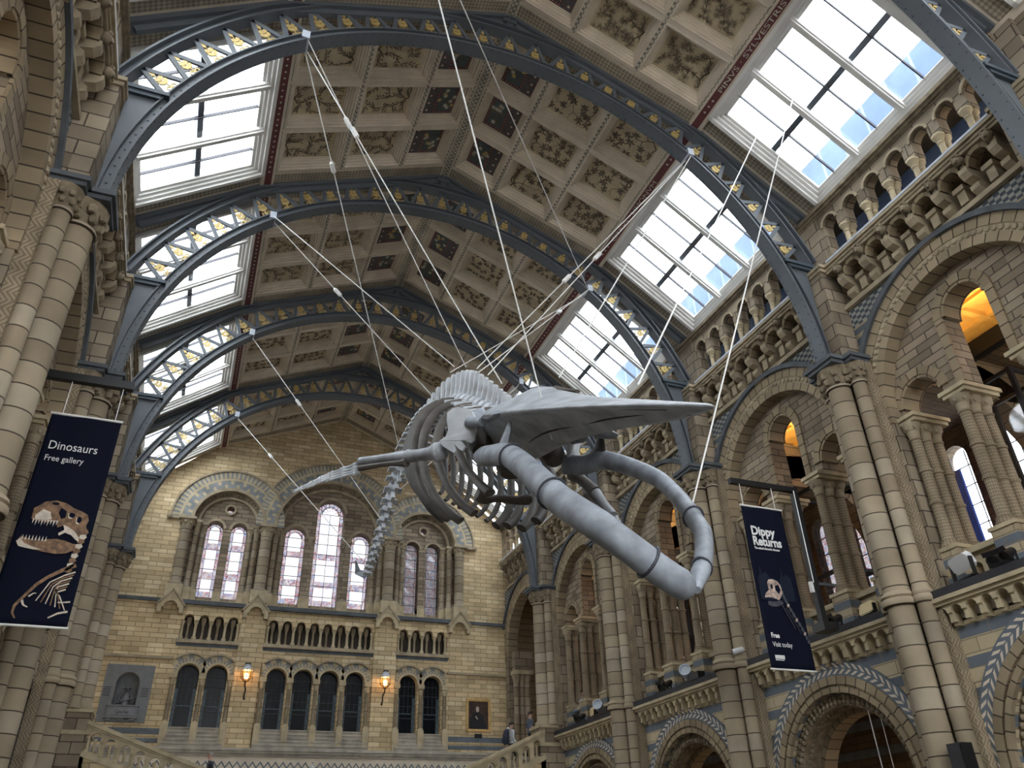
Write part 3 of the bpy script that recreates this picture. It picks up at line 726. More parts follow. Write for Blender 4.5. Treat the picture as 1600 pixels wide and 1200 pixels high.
# string courses, blue bands, ledge, zigzag
b = MB(); b.box(TF, -9.2, -6.0, 0, .10, 11.70, 11.84); b.box(TF, 6., 9.2, 0, .10, 11.70, 11.84)
for a, b_, n in BAL: b.box(TF, a - .1, b_ + .1, -.3, .16, 11.66, 11.84)
b.build('dark_string_course', ['hood'], fw)
b = MB()
for a, b_ in ((-9.2, -5.9), (-3.45, -2.4), (2.4, 3.45), (5.9, 9.2)): b.box(TF, a, b_, 0, .10, 9.36, 9.46)
b.build('string_course', ['stone'], fw)
b = MB()
for a, b_ in ((-9.2, -5.9), (-3.45, -2.4), (2.4, 3.45), (5.9, 9.2)):
    for z0, z1 in ((6.5, 6.72), (6.2, 6.36)): b.box(TF, a, b_, 0, .012, z0, z1)
for a, b_, n in BAL: b.box(TF, a - .05, b_ + .05, 0, .012, 9.93, 10.06)
b.build('blue_stone_band', ['blue'], fw)
b = MB(); b.box(TF, -9.2, 9.2, -.4, .5, 5.82, 5.92); b.box(TF, -9.2, 9.2, -.4, .56, 5.92, 6.02); b.box(TF, -9.2, 9.2, -.4, .42, 5.72, 5.82)
b.build('ledge', ['step'], fw)
b = MB(); b.box(TF, -9.2, 9.2, -.02, .36, 5.1, 5.72, 1); n = 62
for k in range(n):
    u = -9.2 + 18.4 * k / n; w = 18.4 / n
    b.flat([TF(u, .365, 5.36), TF(u + w / 2, .365, 5.56), TF(u + w, .365, 5.36), TF(u + w, .365, 5.28), TF(u + w / 2, .365, 5.48), TF(u, .365, 5.28)], 0)
b.build('zigzag_band', ['blue', 'cream'], fw, recalc=False)
b = MB()
for (a, b_) in ((-5.8, -3.5), (-2.35, 2.35), (3.5, 5.8)):
    for k in range(5): b.box(TF, a, b_, -.4, .42 - k * .1, 6.02 + k * .155, 6.125 + k * .155); b.box(TF, a, b_, -.4, .455 - k * .1, 6.125 + k * .155, 6.02 + (k + 1) * .155)
b.build('window_steps', ['step'], fw)
for s, nm in ((-1, 'left'), (1, 'right')):
    b = MB(); b.box(TF, s * 2.42, s * 3.44, 0, .14, 6.0, 11.2); b.build('pilaster', ['wall_tan'], fw)
# gabled caps
for u in (-6.42, -2.93, 2.93, 6.42):
    nm = {-6.42: 'leftmost of four on the end wall, left of the left window pair', -2.93: 'between the left pair and the middle windows', 2.93: 'between the middle and right pair of windows', 6.42: 'rightmost of four on the end wall, right of the right window pair'}[u]
    t = thing('stone_gablet', 'stone gable bracket, ' + nm, 'gable', TF(u, .15, 11.2), 'stone gablets of the end wall')
    b = MB(); b.poly(TF, [(u - .52, 11.5), (u - .52, 11.2), (u - .36, 11.2), (u - .34, 11.42)] + arc(u, 11.42, .28, PI, 0, 10) + [(u + .34, 11.42), (u + .36, 11.2), (u + .52, 11.2), (u + .52, 11.5), (u, 12.12)], -.02, .34); b.build('gable', ['stone_l'], t)
    b = MB(); b.bar(TF(u - .58, .18, 11.5), TF(u + .02, .18, 12.2), .42, .07); b.bar(TF(u + .58, .18, 11.5), TF(u - .02, .18, 12.2), .42, .07); b.build('coping', ['stone'], t)
    b = MB(); b.ball(TF(u, .2, 12.28), .10, 8, 6, 0, (1, 1, 1.3)); b.ball(TF(u + .07, .25, 12.36), .06, 6, 5); b.build('finial', ['stone_d'], t, True)
# blind balustrades
for (a, b_, n), nm in zip(BAL, ('left', 'middle', 'right')):
    t = thing('wall_balustrade', '%s blind balustrade of round arches on the end wall, %d arches long' % (nm, n) if nm == 'middle' else '%s short blind balustrade of four round arches on the end wall' % nm, 'balustrade', TF((a + b_) / 2, 0, 10.1), 'blind balustrades of the end wall')
    st = (b_ - a) / n; ro = st / 2 - .10; pts = [(a, 11.0), (a, 11.45), (b_, 11.45), (b_, 11.0)]
    for k in range(n - 1, -1, -1):
        u = a + (k + .5) * st; pts += [(u + ro, 10.98)] + arc(u, 11.05, ro, 0, PI, 10) + [(u - ro, 10.98)]
    b = MB(); b.poly(TF, pts, -.2, .06); b.build('arcade', ['wall_tan'], t)
    b = MB(); b.box(TF, a - .08, b_ + .08, -.42, .15, 10.06, 10.2); b.build('sill', ['stone'], t)
    for k in range(n + 1):
        u = a + k * st; b = MB(); uu = min(max(u, a + .07), b_ - .07)
        b.lathe(TF(uu, -.05, 10.2), [(.10, 0), (.10, .12), (.06, .16), (.055, .5), (.055, .62), (.09, .72), (.10, .78)], 8); b.build('baluster', ['stone_l'], t, True)
    for k in range(n):
        u = a + (k + .5) * st; b = MB(); b.lathe(TF(u, -.3, 10.2), [(.09, 0), (.09, .12), (.055, .16), (.05, .62), (.09, .74), (.1, .8), (.12, .95), (.1, 1.0)], 8); b.build('rear_baluster', ['stone'], t, True)
# window columns
def wcol(u, d, r, z0, z1, zc, label, cat='column', group='columns of the end wall windows'):
    t = thing('window_column', label, cat, TF(u, d, z0), group)
    b = MB(); b.box(TF, u - r * 1.5, u + r * 1.5, d - r * 1.5, d + r * 1.5, z0, z0 + .55); b.build('pedestal', ['stone_l'], t)
    b = MB(); b.lathe(TF(u, d, z0 + .55), [(r * 1.45, 0), (r * 1.45, .07), (r * 1.1, .14), (r, .2), (r, zc - z0 - .6), (r * 1.15, zc - z0 - .58), (r * 1.15, zc - z0 - .55)], 14); b.build('shaft', ['drum'], t, True)
    b = MB(); b.lathe(TF(u, d, zc), [(r, 0), (r * 1.15, (z1 - zc) * .4), (r * 1.5, (z1 - zc) * .8)], 10)
    for q in range(7):
        a = 2 * PI * q / 7; b.ball((Vector(TF(u, d, zc + (z1 - zc) * .5)) + Vector((r * 1.15 * cos(a), r * 1.15 * sin(a), 0)))[:], r * .38, 6, 4)
    b.box(TF, u - r * 1.55, u + r * 1.55, d - r * 1.55, d + r * 1.55, zc + (z1 - zc) * .75, z1); b.build('capital', ['stone'], t)
for s, nm in ((-1, 'left'), (1, 'right')):
    wcol(s * 2.92, -.02, .25, 11.88, ZS, 15.0, 'thick column between the %s pair and the middle windows of the end wall' % nm)
    wcol(s * 6.44, -.02, .23, 11.88, ZS, 15.0, 'thick outermost column at the %s of the %s pair of end wall windows' % (nm, nm))
    wcol(s * 4.67, -.62, .12, 11.88, 15.33, 14.95, 'slender column between the two lights of the %s window pair' % nm)
    for (u, d, r, w) in ((5.98, -.22, .12, 'outer front'), (5.72, -.5, .13, 'outer rear'), (3.36, -.22, .12, 'inner front'), (3.62, -.5, .13, 'inner rear')):
        wcol(s * u, d, r, 11.88, ZS, 15.05, 'thin %s jamb column of the %s window pair on the end wall' % (w, nm))
    for (u, d, r, w) in ((2.5, -.22, .12, 'front'), (2.22, -.5, .13, 'rear')):
        wcol(s * u, d, r, 11.88, ZS, 15.05, 'thin %s jamb column at the %s of the three middle windows' % (w, nm))
    wcol(s * .88, -.62, .16, 11.88, 15.4, 15.0, 'column between the tall middle window and its %s neighbour' % nm)
# stained windows
WN = ['leftmost light of the left pair', 'second light of the left pair', 'left light of the middle three', 'tall middle light', 'right light of the middle three', 'first light of the right pair', 'rightmost light of the right pair']
for k, (u, w, zs) in enumerate(WU):
    winno[0] += 1
    wn = struct('window_%d' % winno[0], 'stained glass window, ' + WN[k], 'window', TF(u, -.8, 12.15))
    b = MB(); b.poly(TF, archpoly(u, w, 12.15, zs), -.80, -.788); b.build('pane', ['stained_d' if k > 4 else 'stained_w'], wn)
    if k <= 4:
        b = MB()
        for sg in (-1, 1): b.box(TF, u + sg * w * .68, u + sg * w * .985, -.806, -.802, 12.16, zs)
        for z0, z1 in ((12.16, 12.5), (13.1, 13.4), (14.45, 14.75)): b.box(TF, u - w * .66, u + w * .66, -.806, -.802, z0, z1)
        b.poly(TF, [(u + w * .98 * cos(PI * q / 14), zs + w * .98 * sin(PI * q / 14)) for q in range(15)] + [(u + w * .55 * cos(PI * q / 14), zs + w * .55 * sin(PI * q / 14)) for q in range(14, -1, -1)], -.806, -.802)
        b.build('coloured_border', ['stained_b'], wn)
    b = MB()
    nz = 7 if k != 3 else 9
    for q in range(nz + 1): z = 12.15 + (zs - 12.15) * q / nz; b.box(TF, u - w, u + w, -.785, -.77, z - .012, z + .012)
    for x in ((-w * .66, w * .66) if k != 3 else (-w * .72, 0, w * .72)): b.box(TF, u + x - .01, u + x + .01, -.785, -.77, 12.15, zs + (w * .7 if x else 0))
    b.ring(TF, u, zs, w * .62, w * .66, 0, PI, -.785, -.77, 14)
    if k == 3:
        for q in range(1, 7): a = PI * q / 7; b.bar(TF(u + .18 * cos(a), -.778, zs + .18 * sin(a)), TF(u + w * cos(a), -.778, zs + w * sin(a)), .015, .015)
    b.build('leading', ['leadline'], wn)
for s in (-1, 1):
    winno[0] += 1; wn = struct('window_%d' % winno[0], 'small round window over the %s pair' % ('left' if s < 0 else 'right'), 'window', TF(s * 4.67, -.8, 16.3))
    b = MB(); b.poly(TF, [(s * 4.67 + .17 * cos(2 * PI * k / 16), 16.3 + .17 * sin(2 * PI * k / 16)) for k in range(16)], -.8, -.79); b.build('pane', ['stained'], wn)
# arched glass doors below
b = MB()
for u in DU: b.ring(TF, u, 8.82, .42, .50, 0, PI, -.3, .07, 20)
b.build('doorway_moulding', ['stone_l'], fw)
b = MB()
for u in DU:
    b.ring(TF, u, 8.82, .50, .64, .12, PI - .12, -.02, .03, 24, lambda i: i % 2)
    b.ring(TF, u, 8.82, .64, .78, .45, PI - .45, -.02, .035, 7, lambda i: 0 if i % 2 else 1)
b.build('doorway_voussoirs', ['blue_p', 'stone_l'], fw)
b = MB()
for u in DU: b.ring(TF, u, 8.82, .78, .85, .80, PI - .80, -.02, .12, 18)
b.build('doorway_hood', ['stone'], fw)
DN = ['first', 'second', 'third', 'fourth', 'fifth', 'sixth', 'seventh', 'eighth']
for k, u in enumerate(DU):
    dr = struct('door_%d' % (k + 1), 'dark leaded glass door, %s from the left on the end wall' % DN[k], 'door', TF(u, -.3, 6.8))
    b = MB(); b.poly(TF, archpoly(u, .42, 6.8, 8.82), -.36, -.33); b.build('dark_glass', ['doorglass'], dr)
    b = MB()
    for s in (-1, 1): b.box(TF, u + s * .42, u + s * .29, -.33, -.31, 6.8, 8.3)
    b.box(TF, u - .28, u + .28, -.33, -.31, 7.62, 7.66)
    b.build('leaded_border', ['doorlead'], dr)
    b = MB()
    for z in (7.45, 7.95, 8.4, 8.8): b.box(TF, u - .42, u + .42, -.33, -.30, z - .012, z + .012)
    for s in (-.29, .29, -.1, .1): b.box(TF, u + s - .008, u + s + .008, -.33, -.30, 7.64 if abs(s) < .2 else 6.8, 9.05)
    b.build('leading', ['leadline'], dr)
DC = [(-5.78, 'left end of the left pair'), (-4.66, 'middle of the left pair'), (-3.54, 'right end of the left pair'), (-2.24, 'left end of the four middle doors'), (-1.12, 'between the first and second middle doors'), (0, 'centre of the four middle doors'),
      (1.12, 'between the third and fourth middle doors'), (2.24, 'right end of the four middle doors'), (3.54, 'left end of the right pair'), (4.66, 'middle of the right pair'), (5.78, 'right end of the right pair')]
for u, nm in DC:
    t = thing('doorway_column', 'carved doorway column on the end wall, ' + nm, 'column', TF(u, .12, 6.2), 'columns between the end wall doors')
    b = MB(); b.box(TF, u - .13, u + .13, -.2, .34, 6.05, 6.86); b.ring(TF, u, 6.86, 0, .13, 0, PI, -.2, .30, 8); b.build('pedestal', ['stone_l'], t)
    b = MB(); b.lathe(TF(u, .10, 6.9), [(.11, 0), (.09, .06), (.085, .7), (.105, .72), (.105, .76), (.085, .78), (.08, 1.48)], 12); b.build('shaft', ['diaper'], t, True)
    b = MB(); b.lathe(TF(u, .10, 8.38), [(.08, 0), (.1, .1), (.13, .25)], 10)
    for q in range(6): b.ball((Vector(TF(u, .10, 8.52)) + Vector((.1 * cos(PI / 3 * q), .1 * sin(PI / 3 * q), 0)))[:], .035, 5, 4)
    b.box(TF, u - .14, u + .14, -.1, .24, 8.62, 8.80); b.build('capital', ['stone_l'], t)
# ------------------------------------------------------------------ roof: painted ceiling, skylights
ceil = struct('ceiling', 'coffered painted timber ceiling with moulded cream ribs', 'ceiling', (MID, 15, 20))
RB = [(-14, -.25)] + [(-.25, 6.)] + list(zip(YS, YS[1:] + [36.5]))
LC = math.hypot(5.61, 2.42); LS = math.hypot(3.19, 2.40)
def CE(s):                                   # ceiling slope: (distance up from the skylight head, along y, height above the rib faces)
    dx, dz = -s * 5.61 / LC, 2.42 / LC; nx, nz = s * 2.42 / LC, 5.61 / LC
    return lambda q, y, h: (MID + s * 5.61 + dx * q + nx * h, y, 19.25 + dz * q + nz * h)
def SK(s):
    dx, dz = -s * 3.19 / LS, 2.40 / LS; nx, nz = s * 2.40 / LS, 3.19 / LS
    return lambda q, y, h: (MID + s * 8.80 + dx * q + nx * h, y, 16.85 + dz * q + nz * h)
def bx(b, P, q0, q1, y0, y1, h0, h1, mat=0):
    b.box(lambda u, d, z: P(u, d, z), q0, q1, y0, y1, h0, h1, mat)
R2 = random.Random(11)
def strip(b, P, pts, w0, w1, h, mat):
    for k in range(len(pts) - 1):
        (a0, c0), (a1, c1) = pts[k], pts[k + 1]; dx, dy = a1 - a0, c1 - c0; L = math.hypot(dx, dy) or 1
        f0, f1 = k / (len(pts) - 1), (k + 1) / (len(pts) - 1); v0, v1 = w0 + (w1 - w0) * f0, w0 + (w1 - w0) * f1
        nx, ny = -dy / L, dx / L
        b.flat([P(a0 + nx * v0, c0 + ny * v0, h), P(a1 + nx * v1, c1 + ny * v1, h), P(a1 - nx * v1, c1 - ny * v1, h), P(a0 - nx * v0, c0 - ny * v0, h)], mat)
def leaf(b, P, x, y, a, L, w, h, mat):
    c, s_ = cos(a), sin(a)
    b.flat([P(x, y, h), P(x + c * L * .45 - s_ * w, y + s_ * L * .45 + c * w, h), P(x + c * L, y + s_ * L, h), P(x + c * L * .45 + s_ * w, y + s_ * L * .45 - c * w, h)], mat)
def plant(b, P, q0, q1, y0, y1, style, h=.286):
    """a painted branch that spreads over the panel: each spray joins the nearest twig"""
    r = R2; W, Hh = q1 - q0, y1 - y0
    inside = lambda x, y: q0 + .02 < x < q1 - .02 and y0 + .02 < y < y1 - .02
    def lf(x, y, a, L, w):
        if inside(x + cos(a) * L, y + sin(a) * L): leaf(b, P, x, y, a, L, w, h - .001 - r.random() * .002, 2)
    e = r.choice((0, 1)); root = (q0 + .03 if e else q1 - .03, y0 + Hh * r.uniform(.25, .75))
    nx, ny = 5, 4; pts = [(q0 + W * (i + .5 + r.uniform(-.32, .32)) / nx, y0 + Hh * (j + .5 + r.uniform(-.32, .32)) / ny) for i in range(nx) for j in range(ny)]
    pts.sort(key=lambda t: math.hypot(t[0] - root[0], t[1] - root[1])); nodes = [(root, 0)]
    for t in pts:
        (n0, lev) = min(nodes, key=lambda k: math.hypot(k[0][0] - t[0], k[0][1] - t[1]) + .03 * k[1])
        mx, my = (n0[0] + t[0]) / 2, (n0[1] + t[1]) / 2; dx, dy = t[0] - n0[0], t[1] - n0[1]; o = r.uniform(-.2, .2); m = (mx - dy * o, my + dx * o)
        w = max(.006, .019 - .0035 * lev); strip(b, P, [n0, m, t], w, w * .7, h, 1)
        nodes += [(m, lev + 1), (t, lev + 1)]; a = math.atan2(t[1] - m[1], t[0] - m[0])
        if style == 'palm':
            if r.random() < .85:
                for k in range(6): lf(t[0], t[1], a + (k - 2.5) * .95 + r.uniform(-.2, .2), r.uniform(.13, .20), .034)
        elif style == 'pine':
            for q in (m, t):
                for k in range(10): lf(q[0], q[1], a + (k - 4.5) * .40 + r.uniform(-.1, .1), r.uniform(.11, .20), .009)
        elif style == 'long':
            for f in (.35, .7, 1.):
                x, y = n0[0] + (t[0] - n0[0]) * f, n0[1] + (t[1] - n0[1]) * f
                for sgn in (-1, 1): lf(x, y, a + sgn * r.uniform(.4, .8), r.uniform(.12, .18), .023)
            if r.random() < .28 and inside(t[0] + .05, t[1] + .04): b.flat([P(t[0] + .035 + .036 * cos(v * PI / 4), t[1] + .02 + .036 * sin(v * PI / 4), h - .004) for v in range(8)], 3)
        else:
            for f in (.6, 1.):
                x, y = n0[0] + (t[0] - n0[0]) * f, n0[1] + (t[1] - n0[1]) * f
                for sgn in (-1, 0, 1): lf(x, y, a + sgn * r.uniform(.6, 1.), r.uniform(.11, .17), .036)
def flower(b, P, q0, q1, y0, y1, h):
    r = R2; cx, cy = (q0 + q1) / 2, (y0 + y1) / 2; kind = r.choice((1, 2, 3))
    for k in range(9):
        a = r.uniform(0, 2 * PI); L = r.uniform(.12, .34); x, y = cx + cos(a) * L, cy + sin(a) * L
        strip(b, P, [(cx, cy), ((cx + x) / 2 + .02, (cy + y) / 2), (x, y)], .008, .006, h, 2)
        m = (4, 3, 4)[kind - 1] if k % 3 else (3, 4, 2)[kind - 1]
        for t in range(6): leaf(b, P, x, y, t * PI / 3 + k, .085, .026, h - .002, m)
        leaf(b, P, (cx + x) / 2, (cy + y) / 2, a + .7, .14, .03, h - .001, 2)
QE = [.30, 2.36, 4.36, 5.95]
WORDS = {(0, 1): 'PINVS · SYLVESTRIS', (1, 1): 'CITRVS · LIMONVM'}
for bi, (Y0, Y1) in enumerate(RB):
    i = bi - 2
    for s in (1, -1):
        sd = 'right' if s > 0 else 'left'; P = CE(s); Q = SK(s)
        m0 = .62 if i >= 0 or bi == 1 else .1
        ya, yb = Y0 + m0, Y1 - m0
        b = MB(); bx(b, P, -.2, LC + .12, Y0, Y1, .34, .48); b.build('roof_boarding', ['cream'], ceil)
        if bi == 0: bx(b, P, 0, 0.01, Y0, Y1, 0, .26)
        # skylight
        winno[0] += 1
        wn = struct('window_%d' % winno[0], '%s roof skylight %s' % (sd, BAYW[i] if i >= 0 else 'over the camera end of the hall'), 'window', Q(2, (Y0 + Y1) / 2, 0))
        qa, qb = .05, LS - .05; g0, g1 = Y0 + .80, Y1 - .80
        b = MB(); bx(b, Q, qa + .1, qb - .1, g0 + .05, g1 - .05, .145, .155); b.build('pane', ['pane'], wn)
        b = MB()
        for k, (h0, h1) in enumerate(((-.10, .2), (-.02, .2), (.05, .2), (.11, .2))):
            o0, o1 = k * .085, k * .085 + .10; gs0, gs1 = g0 - .18, g1 + .18
            bx(b, Q, qa + o0, qa + o1, gs0 + o0, gs1 - o0, h0, h1); bx(b, Q, qb - o1, qb - o0, gs0 + o0, gs1 - o0, h0, h1)
            bx(b, Q, qa + o0, qb - o0, gs0 + o0, gs0 + o1, h0, h1); bx(b, Q, qa + o0, qb - o0, gs1 - o1, gs1 - o0, h0, h1)
        b.build('window_frame', ['white'], wn)
        if i >= -1:
            b = MB()
            for k in (1, 2): y = g0 + (g1 - g0) * k / 3; bx(b, Q, qa + .2, qb - .2, y - .10, y + .10, .0, .14); bx(b, Q, qa + .2, qb - .2, y - .06, y + .06, -.07, .0)
            b.build('mullion', ['white'], wn)
            b = MB(); bx(b, Q, LS * .5 - .08, LS * .5 + .08, g0, g1, .165, .34); b.build('purlin', ['iron'], wn)
            b = MB()
            for k in range(3): y = g0 + (g1 - g0) * (k + .5) / 3; bx(b, Q, qa + .2, qb - .2, y - .016, y + .016, .11, .2)
            b.build('glazing_bar', ['leadline'], wn)
        # strips either side of the iron arch
        b = MB()
        for (e0, e1) in ((Y0, Y0 + .72), (Y1 - .72, Y1)):
            bx(b, Q, -.1, LS + .02, e0, e1, .05, .2, 0)
            bx(b, Q, .02, LS - .06, e0 + (.24 if e0 == Y0 else .12), e1 - (.12 if e0 == Y0 else .24), .03, .06, 1)
        b.build('skylight_margin', ['cream', 'leafmould'], ceil)
        b = MB(); bx(b, Q, -.28, .08, Y0, Y1, -.06, .2); bx(b, Q, LS - .10, LS - .02, Y0, Y1, -.03, .2); b.build('skylight_cornice', ['cream'], ceil)
        if i < 0 and bi != 1: continue
        # maroon lettered band and its fillets
        b = MB(); bx(b, P, .02, .235, Y0, Y1, -.03, .2); b.build('lettered_band', ['maroon'], ceil)
        b = MB(); bx(b, P, -.03, .02, Y0, Y1, -.04, .2); bx(b, P, .235, .30, Y0, Y1, -.04, .2); b.build('fillet', ['cream'], ceil)
        b = MB()
        for k in range(26):
            y = Y0 + .5 + k * (Y1 - Y0 - 1) / 26
            if not (s > 0 and i in (0, 1) and Y0 + 1.5 < y < Y1 - 1.2): b.flat([P(.128 + .035 * cos(t * PI / 3), y + .035 * sin(t * PI / 3), -.033) for t in range(6)])
        b.build('band_rosette', ['petal'], ceil)
        if (i, s) in WORDS:
            e1 = Vector((0, -1, 0)); o = Vector(P(0.06, Y1 - 1.4, -.036)); e2 = (Vector(P(1, 0, 0)) - Vector(P(0, 0, 0))).normalized()
            mt = Matrix(((e1.x, e2.x, 0, o.x), (e1.y, e2.y, 0, o.y), (e1.z, e2.z, 1, o.z), (0, 0, 0, 1)))
            text_obj('lettering', WORDS[(i, s)], .19, 'petal', mt, ceil, sx=1.75)
        # leaf-moulded strips along the arches
        b = MB()
        for (e0, e1) in ((Y0, ya), (yb, Y1)):
            bx(b, P, .3, LC, e0, e1, .02, .2, 0); bx(b, P, .34, LC - .1, e0 + (.20 if e0 == Y0 else .09), e1 - (.09 if e0 == Y0 else .20), .0, .03, 1)
        b.build('leaf_moulding', ['cream', 'leafmould'], ceil)
        b = MB(); bx(b, P, 5.95, LC + .02, Y0, Y1, -.02, .2, 0); bx(b, P, 5.98, LC + .0, Y0 + .1, Y1 - .1, -.03, 0, 1); b.build('ridge_rib', ['cream', 'strip'], ceil)
        cw = (yb - ya) / 3
        b = MB()
        for k in range(3):
            for a in range(3):
                q0, q1 = QE[a], QE[a + 1]; y0, y1 = ya + k * cw, ya + (k + 1) * cw
                loops = [(0, 0), (.05, 0), (.10, -.01), (.105, .05), (.155, .06), (.16, .12), (.205, .135), (.21, .20), (.25, .21), (.255, .26), (.285, .262), (.29, .30)]
                for (i0, h0), (i1, h1) in zip(loops, loops[1:]):
                    A = [(q0 + i0, y0 + i0, h0), (q1 - i0, y0 + i0, h0), (q1 - i0, y1 - i0, h0), (q0 + i0, y1 - i0, h0)]
                    B = [(q0 + i1, y0 + i1, h1), (q1 - i1, y0 + i1, h1), (q1 - i1, y1 - i1, h1), (q0 + i1, y1 - i1, h1)]
                    for e in range(4):
                        f = (e + 1) % 4
                        b.flat([P(*A[e]), P(*A[f]), P(*B[f]), P(*B[e])], 1 if (i0 == 0 and e in (1, 3)) else 0)
        b.build('coffer_moulding', ['cream', 'strip'], ceil, recalc=False)
        if i < 0: continue
        style = {(0, 1): 'pine', (1, 1): 'palm', (2, 1): 'oval', (3, 1): 'palm', (4, 1): 'oval', (0, -1): 'long', (1, -1): 'long', (2, -1): 'long', (3, -1): 'oval', (4, -1): 'oval'}[(i, s)]
        for k in range(3):
            for a in range(3):
                q0, q1 = QE[a] + .28, QE[a + 1] - .28; y0, y1 = ya + k * cw + .28, ya + (k + 1) * cw - .28
                b = MB()
                if a < 2:
                    b.flat([P(q0, y0, .298), P(q1, y0, .298), P(q1, y1, .298), P(q0, y1, .298)], 0)
                    plant(b, P, q0, q1, y0, y1, style)
                    b.build('painted_panel', ['panel', 'twig', 'leaf', 'leafg'], ceil, recalc=False)
                else:
                    b.flat([P(q0, y0, .298), P(q1, y0, .298), P(q1, y1, .298), P(q0, y1, .298)], 0)
                    [b.flat([P(q0 + o_, y0, .296), P(q0 + o_ + .025, y0, .296), P(q0 + o_ + .025, y1, .296), P(q0 + o_, y1, .296)], 5) for o_ in (.0, .27)]
                    n = 4
                    for t in range(n):
                        yy = y0 + (t + .5) * (y1 - y0) / n
                        for rr, mm in ((.11, 5), (.088, 0), (.06, 5), (.04, 4)): b.flat([P(q0 + .14 + rr * cos(v * PI / 5), yy + rr * sin(v * PI / 5), .2955 - (.12 - rr) * .02) for v in range(10)], mm)
                    f0, f1, g0_, g1_ = q0 + .36, q1 - .02, y0 + .02, y1 - .02
                    for (a0, a1, b0, b1) in ((f0, f1, g0_, g0_ + .08), (f0, f1, g1_ - .08, g1_), (f0, f0 + .08, g0_, g1_), (f1 - .08, f1, g0_, g1_)):
                        b.flat([P(a0, b0, .2965), P(a1, b0, .2965), P(a1, b1, .2965), P(a0, b1, .2965)], 5)
                        n = max(2, int(max(a1 - a0, b1 - b0) / .09))
                        for t in range(n):
                            x = a0 + (a1 - a0) * (t + .5) / n if a1 - a0 > b1 - b0 else (a0 + a1) / 2; y = (b0 + b1) / 2 if a1 - a0 > b1 - b0 else b0 + (b1 - b0) * (t + .5) / n
                            b.flat([P(x + .02, y, .295), P(x, y + .02, .295), P(x - .02, y, .295), P(x, y - .02, .295)], 4)
                    flower(b, P, f0 + .1, f1 - .1, g0_ + .1, g1_ - .1, .2925)
                    b.build('painted_panel', ['panel_b', 'twig', 'leaf', 'leafg', 'petal', 'maroon'], ceil, recalc=False)
# neighbouring roof seen through the lower panes on the right
nb = struct('wall_outside', 'pale blue ribbed roof parapet outside the right skylights', 'wall', (17, 15, 16))
b = MB(); b.box(lambda u, d, z: (d, u, z), -14, 36, 15.25, 15.45, 16.0, 20.1); b.build('parapet_sheet', ['roofmetal'], nb)

# ------------------------------------------------------------------ iron arches
leaf_me = None
def leaf_mesh():
    b = MB(); T = lambda u, d, z: (u, d, z)
    b.poly(T, [(-.018, -.36), (.018, -.36), (.012, .3), (-.012, .3)], -.012, .012)
    for s in (-1, 1):
        for (z0, L, a) in ((-.12, .24, .7), (.05, .22, .8)):
            c, q = cos(a), sin(a); p = lambda t, w: (s * (t * q * L + w * c * .2), z0 + t * c * L - w * q * .2)
            pts = [p(0, 0), p(.4, .32), p(.75, .3), p(1., 0), p(.75, -.3), p(.4, -.32)]
            b.poly(T, pts if s > 0 else pts[::-1], -.015, .015)
        pts = arc(s * .1, -.26, .085, 0, 2 * PI, 10)[:-1]; b.poly(T, pts, -.012, .012, holes=[arc(s * .1, -.26, .045, 0, 2 * PI, 8)[:-1]])
    b.poly(T, [(0, .22), (.07, .32), (0, .46), (-.07, .32)], -.015, .015)
    return b.mesh('gilded_leaf', ['gold'])
leaf_me = leaf_mesh()
ARCHL = ['blue-grey riveted iron roof arch cut off at the top right corner', 'largest complete blue-grey iron roof arch, in front of the others', 'second complete blue-grey iron roof arch from the camera', 'third complete blue-grey iron roof arch from the camera', 'farthest blue-grey iron roof arch, next to the end wall']
CZ = 11.86
